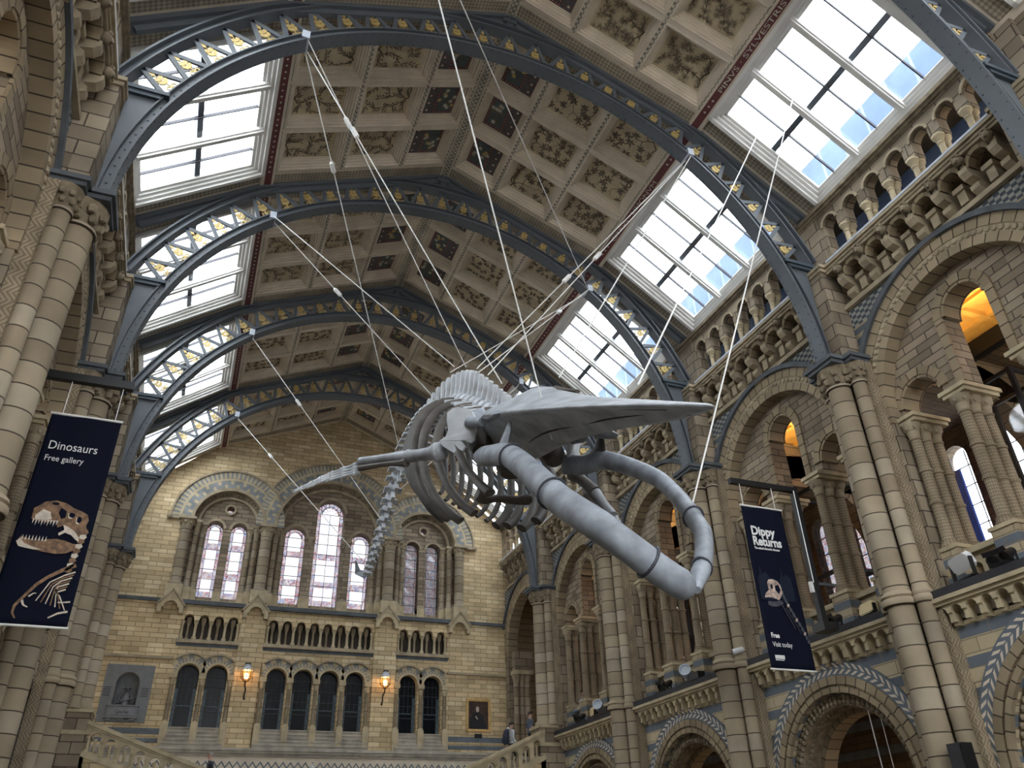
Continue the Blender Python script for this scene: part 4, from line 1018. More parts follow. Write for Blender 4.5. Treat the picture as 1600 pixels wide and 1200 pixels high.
for k, y in enumerate(YS):
    t = thing('iron_arch', ARCHL[k], 'iron arch', (MID, y, CZ), 'iron roof arches')
    T = lambda u, d, z, y=y: (MID + u, y + d, z)
    b = MB(); b.ring(T, 0, CZ, 7.98, 8.03, 0.0, PI, -.19, .19, 72); b.ring(T, 0, CZ, 8.03, 8.20, .0, PI, -.06, .06, 72); b.ring(T, 0, CZ, 8.20, 8.23, 0., PI, -.14, .14, 72)
    b.build('lower_chord', ['iron'], t)
    b = MB(); n = 110
    for q in range(n):
        a = PI * (q + .5) / n
        for d in (-.13, .13):
            b.lathe(T(7.98 * cos(a), d, CZ + 7.98 * sin(a)), [(.024, 0), (.014, .015)], 6, 0, ax=(-cos(a), 0, -sin(a)))
        if sin(a) < .55:
            b.lathe(T(8.12 * cos(a), -.06, CZ + 8.12 * sin(a)), [(.022, 0), (.012, .015)], 6, 0, ax=(0, -1, 0))
    o = b.build('rivets', ['rivet'], t); o['kind'] = 'stuff'
    a0 = .375
    b = MB(); b.ring(T, 0, CZ, 9.02, 9.06, a0, PI - a0, -.15, .15, 64); b.ring(T, 0, CZ, 9.06, 9.20, a0, PI - a0, -.05, .05, 64); b.ring(T, 0, CZ, 9.20, 9.25, a0, PI - a0, -.17, .17, 64)
    b.build('upper_chord', ['iron'], t)
    # lattice
    n = 27; s0 = .40; st = (PI - 2 * s0) / n
    for q in range(n):
        a = s0 + q * st; am = a + st * .5; ae = a + st
        for (x0, x1, hh) in ((a, am, 0), (ae, am, 1)):
            b = MB(); b._bar(T(8.2 * cos(x0), 0, CZ + 8.2 * sin(x0)), T(9.05 * cos(x1), 0, CZ + 9.05 * sin(x1)), .11, .05, 0, (0, 1, 0))
            b.build('strut', ['iron'], t)
        o = bpy.data.objects.new('gilded_leaf', leaf_me); COL.objects.link(o); o.parent = t
        mt = Matrix.Translation(T(8.55 * cos(am), 0, CZ + 8.55 * sin(am))) @ Matrix.Rotation(-am + PI / 2, 4, 'Y') @ Matrix.Diagonal((.72, 1, .78, 1))
        o.matrix_parent_inverse = t.matrix_basis.inverted(); o.matrix_basis = mt
    # plated feet and their shelves
    for s in (-1, 1):
        fx = 8.24
        pts = [(s * 8.06, CZ)] + [(s * 8.2 * cos(a), CZ + 8.2 * sin(a)) for a in [.02 + (.385 - .02) * v / 10 for v in range(11)]] + [(s * fx, CZ + 8.2 * sin(.385)), (s * fx, CZ)]
        b = MB(); b.poly(T, pts if s > 0 else pts[::-1], -.08, .08); b.box(T, s * 8.02, s * 8.30, -.2, .2, CZ, CZ + .06); b.build('foot_plate', ['iron'], t)
        b = MB(); zz = CZ + 8.2 * sin(.385); b.box(T, s * 7.5, s * 8.6, -.2, .2, zz, zz + .10); b.box(T, s * 7.65, s * 8.6, -.16, .16, zz - .10, zz); b.build('shelf', ['rivet'], t)
    # rafters under the roof and ridge post
    for s in (-1, 1):
        P, Q = CE(s), SK(s)
        b = MB(); bx(b, P, .0, LC - .05, y - .16, y + .16, -.10, .02); bx(b, P, 0, LC - .05, y - .06, y + .06, -.26, -.1); bx(b, Q, .1, LS, y - .16, y + .16, -.10, .04); bx(b, Q, .2, LS, y - .06, y + .06, -.26, -.1)
        b.build('rafter', ['iron'], t)
    b = MB(); b.box(T, -.09, .09, -.09, .09, CZ + 9.2, 21.55); b.box(T, -.2, .2, -.12, .12, 21.35, 21.5); b.build('ridge_post', ['iron'], t)
    for s in (-1, 1):
        a = math.acos(5.15 / 8.1); b = MB(); c = T(s * 8.1 * cos(a), 0, CZ + 8.1 * sin(a)); b.box(lambda u, d, z: (c[0] + u, c[1] + d, c[2] + z), -.09, .09, -.22, .22, -.12, .12); b.build('cable_bracket', ['rail_lead'], t)

# ------------------------------------------------------------------ blue whale skeleton
X0 = 5.17
wh = thing('whale_skeleton', 'diving whale skeleton of blue-grey bone hung open-jawed from the roof', 'whale skeleton', (X0, 15, 9))
def cat(P, n):
    P = [Vector(p) for p in P]; Q = [P[0] * 2 - P[1]] + P + [P[-1] * 2 - P[-2]]; out = []
    for i in range(len(P) - 1):
        a, b_, c, d = Q[i:i + 4]
        for k in range(n):
            t = k / n; out.append(.5 * ((2 * b_) + (c - a) * t + (2 * a - 5 * b_ + 4 * c - d) * t * t + (3 * b_ - a - 3 * c + d) * t ** 3))
    return out + [P[-1]]
SP = [(12.9, 9.30), (13.8, 9.95), (15.05, 10.85), (16.5, 11.75), (18.0, 12.33), (19.4, 12.62), (20.4, 12.76), (21.2, 12.78), (22.1, 12.78), (23.0, 12.62), (23.85, 12.20), (24.63, 11.73), (25.43, 11.2), (26.4, 10.76), (27.1, 10.5)]
spine = cat([(X0, a, c) for a, c in SP], 12)
acc = [0.]
for p, q in zip(spine, spine[1:]): acc.append(acc[-1] + (q - p).length)
TOT = acc[-1]
def at(L):
    for i in range(len(acc) - 1):
        if acc[i + 1] >= L:
            f = (L - acc[i]) / (acc[i + 1] - acc[i]); return spine[i].lerp(spine[i + 1], f), (spine[i + 1] - spine[i]).normalized()
    return spine[-1], (spine[-1] - spine[-2]).normalized()
XA = Vector((1, 0, 0)); L = .15; nv = 0
while L < TOT - .05:
    f = L / TOT; p, t = at(L); d = XA.cross(t).normalized() * -1
    if d.z < 0: d = -d
    sp = .27 if f < .06 else .36 if f < .3 else .42 if f < .75 else .42 * (1 - .45 * (f - .75) / .25)
    r = .17 + .07 * min(f / .4, 1) if f < .6 else .24 * (1 - .62 * (f - .6) / .4)
    b = MB()
    prof = [(r * .55, -sp * .34), (r, -sp * .32), (r * .78, -sp * .1), (r * .78, sp * .1), (r, sp * .32), (r * .55, sp * .34)]
    b.lathe(p, prof, 10, 0, ax=t)
    hs = (.28 + .34 * min(f / .2, 1)) if f < .45 else .62 * max(0.25, 1 - (f - .45) / .6)
    wl = sp * .21; th = .035
    A = p + d * r * .8
    tip = p + d * (r * .8 + hs) + t * (.10 * hs)
    V = []
    for q, w, tt in ((A, wl * .75, .05), (A + (tip - A) * .35, wl * .72, th), (tip - (tip - A) * .08, wl, th * 1.3), (tip, wl * .8, th)):
        for sx, sy in ((-1, -1), (1, -1), (1, 1), (-1, 1)): V.append(q + XA * (sx * tt) + t * (sy * w))
    F = [(0, 1, 2, 3), (12, 13, 14, 15)] + [(4 * a + e, 4 * a + (e + 1) % 4, 4 * a + 4 + (e + 1) % 4, 4 * a + 4 + e) for a in range(3) for e in range(4)]
    b.add(V, F)
    tl = (.30 + .05 * min(f / .3, 1)) if f < .4 else .35 * max(.2, 1 - (f - .4) / .5)
    for s in (-1, 1):
        V = []
        for q, w, tt in ((p + XA * s * r * .7, sp * .22, .05), (p + XA * s * (r + tl * .7) - d * .05, sp * .24, .03), (p + XA * s * (r + tl) - d * .08, sp * .34, .03)):
            for e, g in ((-1, -1), (1, -1), (1, 1), (-1, 1)): V.append(q + t * (e * w) + d * (g * tt))
        b.add(V, [(0, 1, 2, 3), (8, 9, 10, 11)] + [(4 * a + e, 4 * a + (e + 1) % 4, 4 * a + 4 + (e + 1) % 4, 4 * a + 4 + e) for a in range(2) for e in range(4)])
    if .55 < f < .93:
        hl = .45 * (1 - (f - .55) / .5)
        V = []
        for q, w in ((p - d * r * .8, wl * .5), (p - d * (r * .8 + hl) + t * .08, wl * .9)):
            for e, g in ((-1, -1), (1, -1), (1, 1), (-1, 1)): V.append(q + XA * (g * .06) + t * (e * w))
        b.add(V, [(0, 1, 2, 3), (4, 5, 6, 7)] + [(e, (e + 1) % 4, 4 + (e + 1) % 4, 4 + e) for e in range(4)])
    b.build('vertebra', ['bone_l'], wh)
    L += sp * 1.12; nv += 1
# tail fluke end plate
p, t = at(TOT); b = MB(); b.tube([p - t * .1, p + t * .25 + Vector((-.25, 0, .3)), p + t * .1 + Vector((-.38, 0, .62))], [(.03, .16), (.03, .13), (.02, .03)], 6); b.build('tail_tip', ['bone'], wh)
# ribs
RIBS = [(14.2, .95, 12.35, 7.40, .62), (14.75, 1.15, 13.35, 7.40, .55), (15.35, 1.27, 14.15, 7.55, .55), (15.95, 1.28, 14.95, 7.9, .55), (16.4, 1.22, 15.5, 8.1, .5), (16.85, 1.14, 16.0, 8.4, .45), (17.3, 1.05, 16.5, 8.7, .4),
        (17.75, .95, 17.0, 9.0, .35), (18.2, .85, 17.5, 9.3, .3), (18.65, .75, 18.0, 9.6, .3), (19.1, .66, 18.5, 9.9, .25), (19.55, .58, 19.0, 10.3, .25)]
for k, (ys, W, ye, ze, xe) in enumerate(RIBS):
    i_ = min(range(len(spine)), key=lambda q: abs(spine[q].y - ys)); p = spine[i_]; end = Vector((0, ye, ze)); dv = Vector((0, end.y - p.y, end.z - p.z))
    th1 = PI - math.asin(min(1, xe / W))
    for s in (-1, 1):
        path = []; rr = []
        for q in range(19):
            u = q / 18; th = .14 + (th1 - .14) * u; g = (1 - cos(th)) / (1 - cos(th1))
            path.append(Vector((X0 + s * W * sin(th) ** .8, p.y, p.z)) + dv * g + Vector((0, .22 * sin(PI * u), 0)))
            w = (.062 if k > 4 else .078) + .024 * sin(PI * min(u * 1.1, 1)) + (.045 * max(0, u - .72) / .28 if k < 5 else 0)
            rr.append((w * .6, w))
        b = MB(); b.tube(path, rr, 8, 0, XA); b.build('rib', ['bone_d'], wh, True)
# breastbone
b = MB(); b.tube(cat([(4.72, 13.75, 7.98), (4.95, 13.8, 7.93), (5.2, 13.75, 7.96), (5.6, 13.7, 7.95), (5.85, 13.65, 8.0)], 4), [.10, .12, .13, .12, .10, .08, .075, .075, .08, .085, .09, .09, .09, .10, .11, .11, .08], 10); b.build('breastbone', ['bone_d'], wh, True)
# shoulder blades
SCAP3 = [(-0.189, 0.362), (-0.071, 0.42), (0.056, 0.423), (0.177, 0.371), (0.352, 0.254), (0.412, 0.094), (0.396, -0.131), (0.336, -0.315), (0.255, -0.353), (0.125, -0.271), (0.054, -0.263), (0.097, -0.33), (0.134, -0.395), (0.059, -0.462), (-0.013, -0.403), (-0.087, -0.301), (-0.076, -0.417), (-0.113, -0.465), (-0.214, -0.385), (-0.345, -0.269), (-0.404, -0.154), (-0.265, -0.101), (-0.2, 0.014), (-0.212, 0.221)]
SC_O, SC_N, SC_A, SC_B = Vector((3.9500, 12.6000, 8.7500)), Vector((-0.7222, -0.6620, -0.2006)), Vector((0.6757, -0.7372, 0.0000)), Vector((-0.1479, -0.1356, 0.9797))
for s in (-1, 1):
    b = MB(); b.poly(lambda u, d, z, s=s: tuple(Vector((X0 + s * (X0 - SC_O.x), SC_O.y, SC_O.z)) + Vector((s * -SC_A.x, SC_A.y, SC_A.z)) * u + Vector((s * -SC_B.x, SC_B.y, SC_B.z)) * z + Vector((s * -SC_N.x, SC_N.y, SC_N.z)) * (d + .10 * (u * u))), SCAP3, -.03, .03); o = b.build('shoulder_blade', ['bone_l'], wh)
    md = o.modifiers.new('bevel', 'BEVEL'); md.width = .022; md.segments = 2; md.limit_method = 'ANGLE'; md.angle_limit = rad(50)
# flippers
FL = [(3.75, 13.16, 8.5), (3.65, 13.26, 8.5), (3.4, 13.67, 8.6), (3.3, 13.9, 8.68), (2.95, 14.43, 8.83), (2.6, 15.08, 8.99), (2.5, 15.23, 8.95), (2.2, 15.70, 8.98), (1.9, 15.85, 8.85), (1.6, 15.49, 8.5), (1.3, 15.08, 8.14)]
b = MB(); b.tube(cat(FL[:4], 4), [.17, .19, .2, .18, .15, .13, .125, .12, .12, .125, .13, .14, .13], 10); b.ball(FL[0], .19, 10, 8); b.build('upper_arm_bone', ['bone_s'], wh, True)
b = MB(); b.tube(cat(FL[3:6], 4), [.12, .11, .10, .095, .09, .09, .095, .10, .11], 10); b.build('forearm_bone', ['bone_s'], wh, True)
off = Vector((-.02, -.06, -.17))
b = MB(); b.tube([Vector(p) + off for p in cat(FL[3:6], 4)], [.10, .07, .06, .055, .055, .055, .06, .065, .07], 8); b.build('forearm_bone', ['bone_d'], wh, True)
for q, (dz, n) in enumerate(((.04, 7), (-.05, 7), (-.13, 6), (-.20, 4))):
    path = cat([Vector(p) + Vector((0, 0, dz * (1 - .12 * j * 1.2))) for j, p in enumerate(FL[5:])], 3)[1:]
    path = path[:int(len(path) * n / 7)]
    for j in range(0, len(path) - 1, 2):
        a, c = path[j], path[min(j + 2, len(path) - 1)]; m = a.lerp(c, .08); e = a.lerp(c, .92); w = .055 * (1 - .6 * j / len(path))
        b = MB(); b.tube([m, m.lerp(e, .3), m.lerp(e, .7), e], [w, w * .6, w * .6, w], 7); b.build('finger_bone', ['bone_l'], wh, True)
FF = [(6.6, 13.19, 8.46), (6.7, 12.93, 8.19), (6.8, 12.67, 7.85), (6.9, 12.51, 7.53), (6.95, 12.34, 7.26), (7.0, 12.28, 7.03), (7.05, 12.24, 6.72)]
b = MB(); b.tube(cat(FF[:3], 4), [.15, .14, .12, .11, .11, .11, .12, .13, .14], 10); b.build('upper_arm_bone', ['bone_d'], wh, True)
b = MB(); b.tube(cat(FF[2:5], 4), [.12, .11, .1, .09, .09, .09, .1, .1, .1], 10); b.build('forearm_bone', ['bone_s'], wh, True)
b = MB(); b.tube([Vector(p) + Vector((-.13, .1, -.02)) for p in cat(FF[2:5], 4)], [.08, .06, .05, .05, .05, .05, .055, .06, .06], 8); b.build('forearm_bone', ['bone_d'], wh, True)
for q in range(4):
    path = cat([Vector(p) + Vector((.07 - .08 * q, .05 * q, 0)) for p in FF[4:]], 4)
    for j in range(0, len(path) - 2, 2):
        a, c = path[j], path[j + 2]; b = MB(); b.tube([a.lerp(c, .08), a.lerp(c, .5), a.lerp(c, .92)], [.05, .032, .048], 7); b.build('finger_bone', ['bone_l'], wh, True)
# skull: stations along the axis from snout tip to nape
TIP = Vector((X0 + .05, 6.62, 6.20)); NAPE = Vector((X0, 13.25, 9.34)); AX = (NAPE - TIP); LEN = AX.length; AX.normalize()
DOR = XA.cross(AX).normalized()
if DOR.z < 0: DOR = -DOR
ST = [  # t, half width, dorsal height, margin thickness, palate depth, keel depth
    (0, .05, .03, .02, .01, .03), (.03, .13, .05, .04, .02, .06), (.10, .33, .10, .05, .02, .12), (.20, .56, .17, .05, -.01, .19), (.32, .74, .25, .05, -.03, .26), (.44, .86, .34, .05, -.03, .34),
    (.55, .93, .46, .06, .0, .43), (.64, .98, .60, .07, .08, .56), (.72, .98, .70, .10, .22, .70), (.80, .92, .66, .16, .40, .80), (.88, .84, .54, .25, .5, .74), (.95, .66, .36, .3, .45, .6), (1., .40, .15, .15, .3, .42)]
b = MB(); V = []; F = []; npt = 16
for (t, w, hd, mt, pd, kd) in ST:
    c = TIP + AX * (LEN * t)
    half = [(0, hd), (w * .22, hd * .95), (w * .5, hd * .62), (w * .82, hd * .22 + mt * .5), (w, mt * .4), (w * .98, -mt * .6), (w * .62, -pd - .01), (w * .22, -(pd * .5 + kd * .5)), (0, -kd)]
    full = half + [(-x, z) for x, z in half[-2:0:-1]]
    V += [c + XA * x + DOR * z for x, z in full]
for a in range(len(ST) - 1):
    for e in range(npt): F.append((a * npt + e, a * npt + (e + 1) % npt, (a + 1) * npt + (e + 1) % npt, (a + 1) * npt + e))
F += [tuple(range(npt)), tuple((len(ST) - 1) * npt + e for e in range(npt))]
b.add(V, F); sk = b.build('skull', ['bone_s'], wh, True)
for s in (-1, 1):
    for (fx, t0, t1) in ((.55, .10, .66), (.28, .16, .70)):
        b = MB(); path = []
        for q in range(14):
            t = t0 + (t1 - t0) * q / 13; a_ = max(j for j in range(len(ST) - 1) if ST[j][0] <= t); g = (t - ST[a_][0]) / (ST[a_ + 1][0] - ST[a_][0])
            v = [ST[a_][j] + (ST[a_ + 1][j] - ST[a_][j]) * g for j in range(6)]
            z_ = -v[4] - .02 if fx > .5 else -(v[4] * .5 + v[5] * .5) + .02
            path.append(TIP + AX * (LEN * t) + XA * s * (v[1] * fx + .03 * sin(q * .7)) + DOR * z_)
        b.tube(path, [.006 + .016 * sin(PI * q / 13) for q in range(14)], 6); b.build('palate_seam', ['dark'], sk, True)
md = sk.modifiers.new('sub', 'SUBSURF'); md.levels = md.render_levels = 1
b = MB(); V = []
for t, w in ((.30, .10), (.42, .15), (.55, .17), (.66, .15)):
    c = TIP + AX * (LEN * t)
hole = TIP + AX * (LEN * .60) + DOR * .50
b = MB(); b.tube([hole - AX * .45 + DOR * -.02, hole + AX * 0.1 + DOR * .03, hole + AX * .5 + DOR * .13], [(.05, .03), (.14, .05), (.05, .03)], 8, 0, DOR); b.build('blowhole_hollow', ['dark'], sk, True)
for s in (-1, 1):
    # brow plates, cheek lobes and cheek bars
    c = TIP + AX * (LEN * .73)
    b = MB(); bw = 1.35 if s > 0 else 1.0; b.tube([c + XA * s * .5 + DOR * .10, c + XA * s * .75 * bw + DOR * .05, c + XA * s * .97 * bw - DOR * .02 + AX * .05, c + XA * s * 1.05 * bw - DOR * .05 + AX * .05], [(.60, .14), (.52, .09), (.45, .07), (.30, .04)], 10, 0, DOR); b.build('brow_plate', ['bone'], sk, True)
    c2 = TIP + AX * (LEN * .93)
    xx = 1.02
    cond = Vector((X0 + s * .77, 12.6, 8.36))
    b = MB(); b.tube([c2 + XA * s * .2 + DOR * .0, c2 + XA * s * .5 - DOR * .02, c2 + XA * s * .68 - DOR * .25 - AX * .1, cond + Vector((0, .05, .14)), cond], [.36, .33, .28, .24, .16], 12, 0, AX); b.build('cheek_lobe', ['bone_d'], sk, True)
    b = MB(); b.tube([c2 + XA * s * .72 + DOR * .05, TIP + AX * (LEN * .86) + XA * s * 1.06 - DOR * .12, TIP + AX * (LEN * .78) + XA * s * 1.0 - DOR * .12], [.2, .11, .09], 10, 0, DOR); b.build('cheek_bar', ['bone'], sk, True)
b = MB(); c2 = TIP + AX * (LEN * .96); b.tube([c2 - DOR * .1, c2 - DOR * .55 - AX * .2, c2 - DOR * .95 - AX * .45], [.5, .42, .22], 12, 0, AX); b.build('skull_base', ['bone_d'], sk, True)
# lower jaw
NJ = [(4.38, 12.66, 8.26), (4.3, 11.9, 7.9), (4.2, 10.75, 7.36), (4.1, 9.73, 6.65), (4.0, 8.88, 5.99), (3.95, 8.23, 5.47), (4.05, 7.57, 4.94), (4.3, 7.4, 4.66), (4.65, 7.4, 4.44), (4.95, 7.43, 4.3), (5.1, 7.45, 4.27)]
pa = cat(NJ, 4); n = len(pa)
def jr(u, side):
    base = .192 - .012 * u
    if u < .06: base *= .62 + 6 * u
    if u > .93: base *= 1 - 4.0 * (u - .93)
    return base
b = MB(); b.tube(pa, [(jr(i / (n - 1), 0) * .86, jr(i / (n - 1), 0) * 1.03) for i in range(n)], 16, 0, (.3, .2, 1)); nj = b.build('lower_jaw', ['bone'], wh, True)
b = MB(); q = pa[7]; b.tube([q + Vector((.05, .1, .1)), q + Vector((.12, .0, .42)), q + Vector((.16, -.02, .62))], [(.2, .09), (.13, .06), (.05, .03)], 10, 0, XA); b.build('jaw_prong', ['bone'], nj, True)
FJ = [(6.15, 12.62, 8.34), (6.4, 12.27, 8.21), (6.55, 11.86, 8.14), (6.7, 11.47, 7.92), (6.8, 10.86, 7.49), (6.8, 10.36, 7.11), (6.75, 9.92, 6.68), (6.6, 9.4, 6.18), (6.4, 8.94, 5.74), (6.3, 8.71, 5.51), (6.05, 8.4, 5.13), (5.85, 8.19, 4.86), (5.6, 7.98, 4.57), (5.42, 7.78, 4.36)]
pa2 = cat(FJ, 4); n = len(pa2)
b = MB(); b.tube(pa2, [((.115 + .02 * sin(PI * i / n)) * (1 if i < n - 6 else 1 - .12 * (i - n + 6)), (.20 - .085 * min(1, i / n * 1.4)) * (1 if i < n - 6 else 1 - .12 * (i - n + 6))) for i in range(n)], 16, 0, (-.3, .1, 1)); fj = b.build('lower_jaw', ['bone'], wh, True)
b = MB(); q = pa2[8]; b.tube([q + Vector((0, .1, .05)), q + Vector((0, -.02, .34)), q + Vector((.02, -.05, .60))], [(.34, .09), (.17, .06), (.04, .03)], 10, 0, XA); b.build('jaw_prong', ['bone_d'], fj, True)
# steel straps round the jaws
for path, idx, r in ((pa, 9, .20), (pa, 18, .20), (pa, 31, .19), (pa2, 30, .155), (pa2, 45, .13)):
    p = path[idx]; t = (path[idx + 1] - path[idx - 1]).normalized(); e1 = t.cross(Vector((.3, .2, 1))).normalized(); e2 = e1.cross(t)
    b = MB(); ring = [p + e1 * (r * .93 * cos(a)) + e2 * (r * 1.06 * sin(a)) for a in [2 * PI * v / 20 for v in range(21)]]
    b.tube(ring, .018, 6, 0, t, False); b.build('jaw_strap', ['grim'], nj if path is pa else fj, True)

# ------------------------------------------------------------------ suspension cables
def cable(pts, label, r=.0145, buckle=None, grp='suspension cables of the whale skeleton'):
    t = thing('suspension_cable', label, 'cable', pts[0], grp)
    b = MB(); b.tube(pts, r, 6); b.build('wire', ['wire'], t, True)
    if buckle:
        q = Vector(pts[0]).lerp(Vector(pts[-1]), buckle); dd = (Vector(pts[-1]) - Vector(pts[0])).normalized()
        b = MB(); b.tube([q - dd * .16, q - dd * .12, q + dd * .12, q + dd * .16], [.02, .06, .06, .02], 8); b.build('turnbuckle', ['wire'], t, True)
AL = [(-.05, y, 18.12) for y in YS]; AR = [(10.35, y, 18.12) for y in YS]
def sp_at(y): 
    return min(spine, key=lambda p: abs(p.y - y))
def on(y, up=.3): p = sp_at(y); return (X0, p.y, p.z + up)
cable([AL[1], on(22.6, .4)], 'steel cable from the largest complete arch, left side, down to the tail bones', buckle=.24)
cable([(-.02, 12.05, 18.1), on(15.9, 1.0)], 'steel cable from the left of the largest complete arch to the tall spine bones', buckle=.25)
cable([(.02, 12.4, 18.1), on(13.4, .8)], 'steel cable from the left of the largest complete arch to the neck behind the skull', buckle=.27)
cable([AL[2], on(19.15, .9)], 'steel cable from the left of the second arch to the middle of the back', buckle=.42)
cable([(-.02, 18.3, 18.1), on(16.9, 1.1)], 'thin steel cable from the left of the second arch to the tall spine bones')
cable([AL[3], on(25.0, .35)], 'steel cable from the left of the third arch to the tail, with a turnbuckle', buckle=.38)
cable([AL[4], on(26.9, .2)], 'steel cable from the left of the farthest arch to the tip of the tail', buckle=.3)
cable([AR[1], on(14.3, .9)], 'steel cable from the right of the largest complete arch to the shoulders', buckle=.5)
cable([(10.3, 12.4, 18.1), on(15., 1.0)], 'second steel cable from the right of the largest complete arch, beside the first', buckle=.6)
cable([AR[2], on(17.2, 1.)], 'steel cable from the right of the second arch to the back')
cable([(10.3, 18.3, 18.1), on(14.9, .9)], 'steel cable from the right of the second arch forward to the shoulders', buckle=.35)
cable([AR[3], on(24.3, .3)], 'steel cable from the right of the third arch to the tail')
cable([(.13, 6, 18.31), (5.0, 10.67, 7.72)], 'steel cable crossing the ceiling from the top edge to the skull, left of two')
cable([(-.31, 6, 17.86), AR[2]], 'steel cable crossing the ceiling from the top edge to the second arch, right of two')
cable([(10.38, 12.1, 18.12), (X0, 10.6, 8.95)], 'thin steel cable from the right of the largest complete arch to the skull top')
cable([(11.85, 11.0, 18.42), (X0, 8.1, 7.34)], 'thin steel cable from the skylight down to the snout')
cable([(11.95, 9.72, 18.36), (6.62, 9.28, 6.24)], 'long steel cable from the nearest right skylight down to the far jaw bone')
# ------------------------------------------------------------------ banners on their brackets
def banner(name, label, x0, x1, y, z0, z1):
    t = thing('hanging_banner', label, 'banner', ((x0 + x1) / 2, y, z1), None)
    n, m = 18, 30; b = MB(); V = []; F = []
    for i in range(m + 1):
        for j in range(n + 1):
            u = j / n; v = i / m; V.append((x0 + (x1 - x0) * u, y + .012 * sin(u * 9 + v * 3) * (1 - v * .3), z1 + (z0 - z1) * v))
    for i in range(m):
        for j in range(n): F.append((i * (n + 1) + j, i * (n + 1) + j + 1, (i + 1) * (n + 1) + j + 1, (i + 1) * (n + 1) + j))
    b.add(V, F); o = b.build('banner_cloth', ['navy'], t, True); md = o.modifiers.new('thick', 'SOLIDIFY'); md.thickness = .006
    b = MB(); b.tube([(x0 - .02, y, z1), (x1 + .02, y, z1)], .025, 8); b.build('top_rail', ['white'], t, True)
    b = MB(); b.tube([(x0 - .02, y, z0), (x1 + .02, y, z0)], .022, 8); b.build('bottom_rail', ['white'], t, True)
    return t
def bpoly(b, x0, z1, y, sc, pts, mat):
    b.poly(lambda u, d, z: (x0 + u * sc, y - d, z1 - z * sc), pts, 0, .004, mat)
def upright(x, y, z): return Matrix(((1, 0, 0, x), (0, 0, -1, y), (0, 1, 0, z), (0, 0, 0, 1)))
# left banner
BX0, BX1, BY, BZ0, BZ1 = -3.17, -2.0, 14.7, 5.12, 8.94
t = banner('left', 'long navy banner reading Dinosaurs Free gallery with a dinosaur skeleton printed on it', BX0, BX1, BY, BZ0, BZ1)
yf = BY - .025
text_obj('lettering', 'Dinosaurs', .235, 'ink', upright(BX0 + .10, yf, BZ1 - .72), t, offset=.000, sx=.84)
text_obj('lettering', 'Free gallery', .16, 'ink', upright(BX0 + .10, yf, BZ1 - .95), t, sx=.84)
b = MB()
# printed skull in banner units (x right, y down, metres from the banner's top left); scale from the photograph
SK_ = [(.19, 1.86), (.34, 1.72), (.50, 1.68), (.66, 1.71), (.80, 1.79), (.93, 1.83), (1.03, 1.88), (1.07, 1.98), (1.05, 2.08), (1.10, 2.20), (1.09, 2.33), (1.01, 2.38), (.97, 2.27), (.86, 2.19), (.78, 2.15), (.70, 2.12), (.62, 2.16), (.60, 2.06), (.52, 2.06), (.44, 2.08), (.30, 2.07), (.20, 2.05)]
bpoly(b, BX0, BZ1, yf, 1, SK_[::-1], 0)
LJ = [(.13, 2.36), (.24, 2.40), (.40, 2.43), (.52, 2.38), (.66, 2.36), (.80, 2.38), (.92, 2.42), (1.02, 2.42), (.98, 2.52), (.85, 2.60), (.70, 2.62), (.50, 2.60), (.30, 2.57), (.14, 2.54), (.08, 2.46)]
bpoly(b, BX0, BZ1, yf, 1, LJ[::-1], 0)
bpoly(b, BX0, BZ1, yf - .003, 1, [(.08, 2.46), (.13, 2.40), (.2, 2.48), (.34, 2.53), (.5, 2.57), (.36, 2.575), (.2, 2.555), (.13, 2.54)][::-1], 1)
bpoly(b, BX0, BZ1, yf - .003, 1, [(.24, 1.98), (.34, 1.86), (.46, 1.90), (.50, 2.02), (.40, 2.05), (.26, 2.06)][::-1], 1)
for k in range(9):
    x = .22 + k * .045; L = .12 if k % 2 else .09
    bpoly(b, BX0, BZ1, yf - .003, 1, [(x, 2.04), (x + .035, 2.04), (x + .012, 2.04 + L)][::-1], 1)
for k in range(8):
    x = .14 + k * .05; bpoly(b, BX0, BZ1, yf - .003, 1, [(x, 2.42), (x + .015, 2.33), (x + .03, 2.42)][::-1], 1)
for (cx, cy, rx, ry) in ((.50, 1.74, .06, .025), (.79, 1.92, .05, .045), (.92, 1.99, .04, .06)):
    bpoly(b, BX0, BZ1, yf - .004, 1, [(cx + rx * cos(a), cy + ry * sin(a)) for a in [2 * PI * v / 14 for v in range(14)]][::-1], 2)
    if cy > 1.8:
        bpoly(b, BX0, BZ1, yf - .0045, 1, [(cx - rx * 1.3, cy - ry * .6), (cx - rx * .9, cy - ry * .7), (cx - rx * .8, cy + ry * .6), (cx + rx * .3, cy + ry * 1.05), (cx + rx * .2, cy + ry * 1.4), (cx - rx * .9, cy + ry * 1.1)][::-1], 1)
bpoly(b, BX0, BZ1, yf - .003, 1, [(.60, 1.80), (.70, 1.86), (.70, 1.98), (.64, 2.0), (.58, 1.9)][::-1], 2)
bpoly(b, BX0, BZ1, yf - .003, 1, [(.36, 2.45), (.6, 2.42), (.86, 2.46), (.8, 2.5), (.55, 2.5)][::-1], 0)
bpoly(b, BX0, BZ1, yf - .003, 1, [(.70, 2.10), (.80, 2.14), (.90, 2.20), (.99, 2.30), (1.0, 2.38), (.94, 2.34), (.86, 2.27), (.76, 2.24), (.68, 2.30), (.66, 2.26), (.74, 2.19)][::-1], 1)
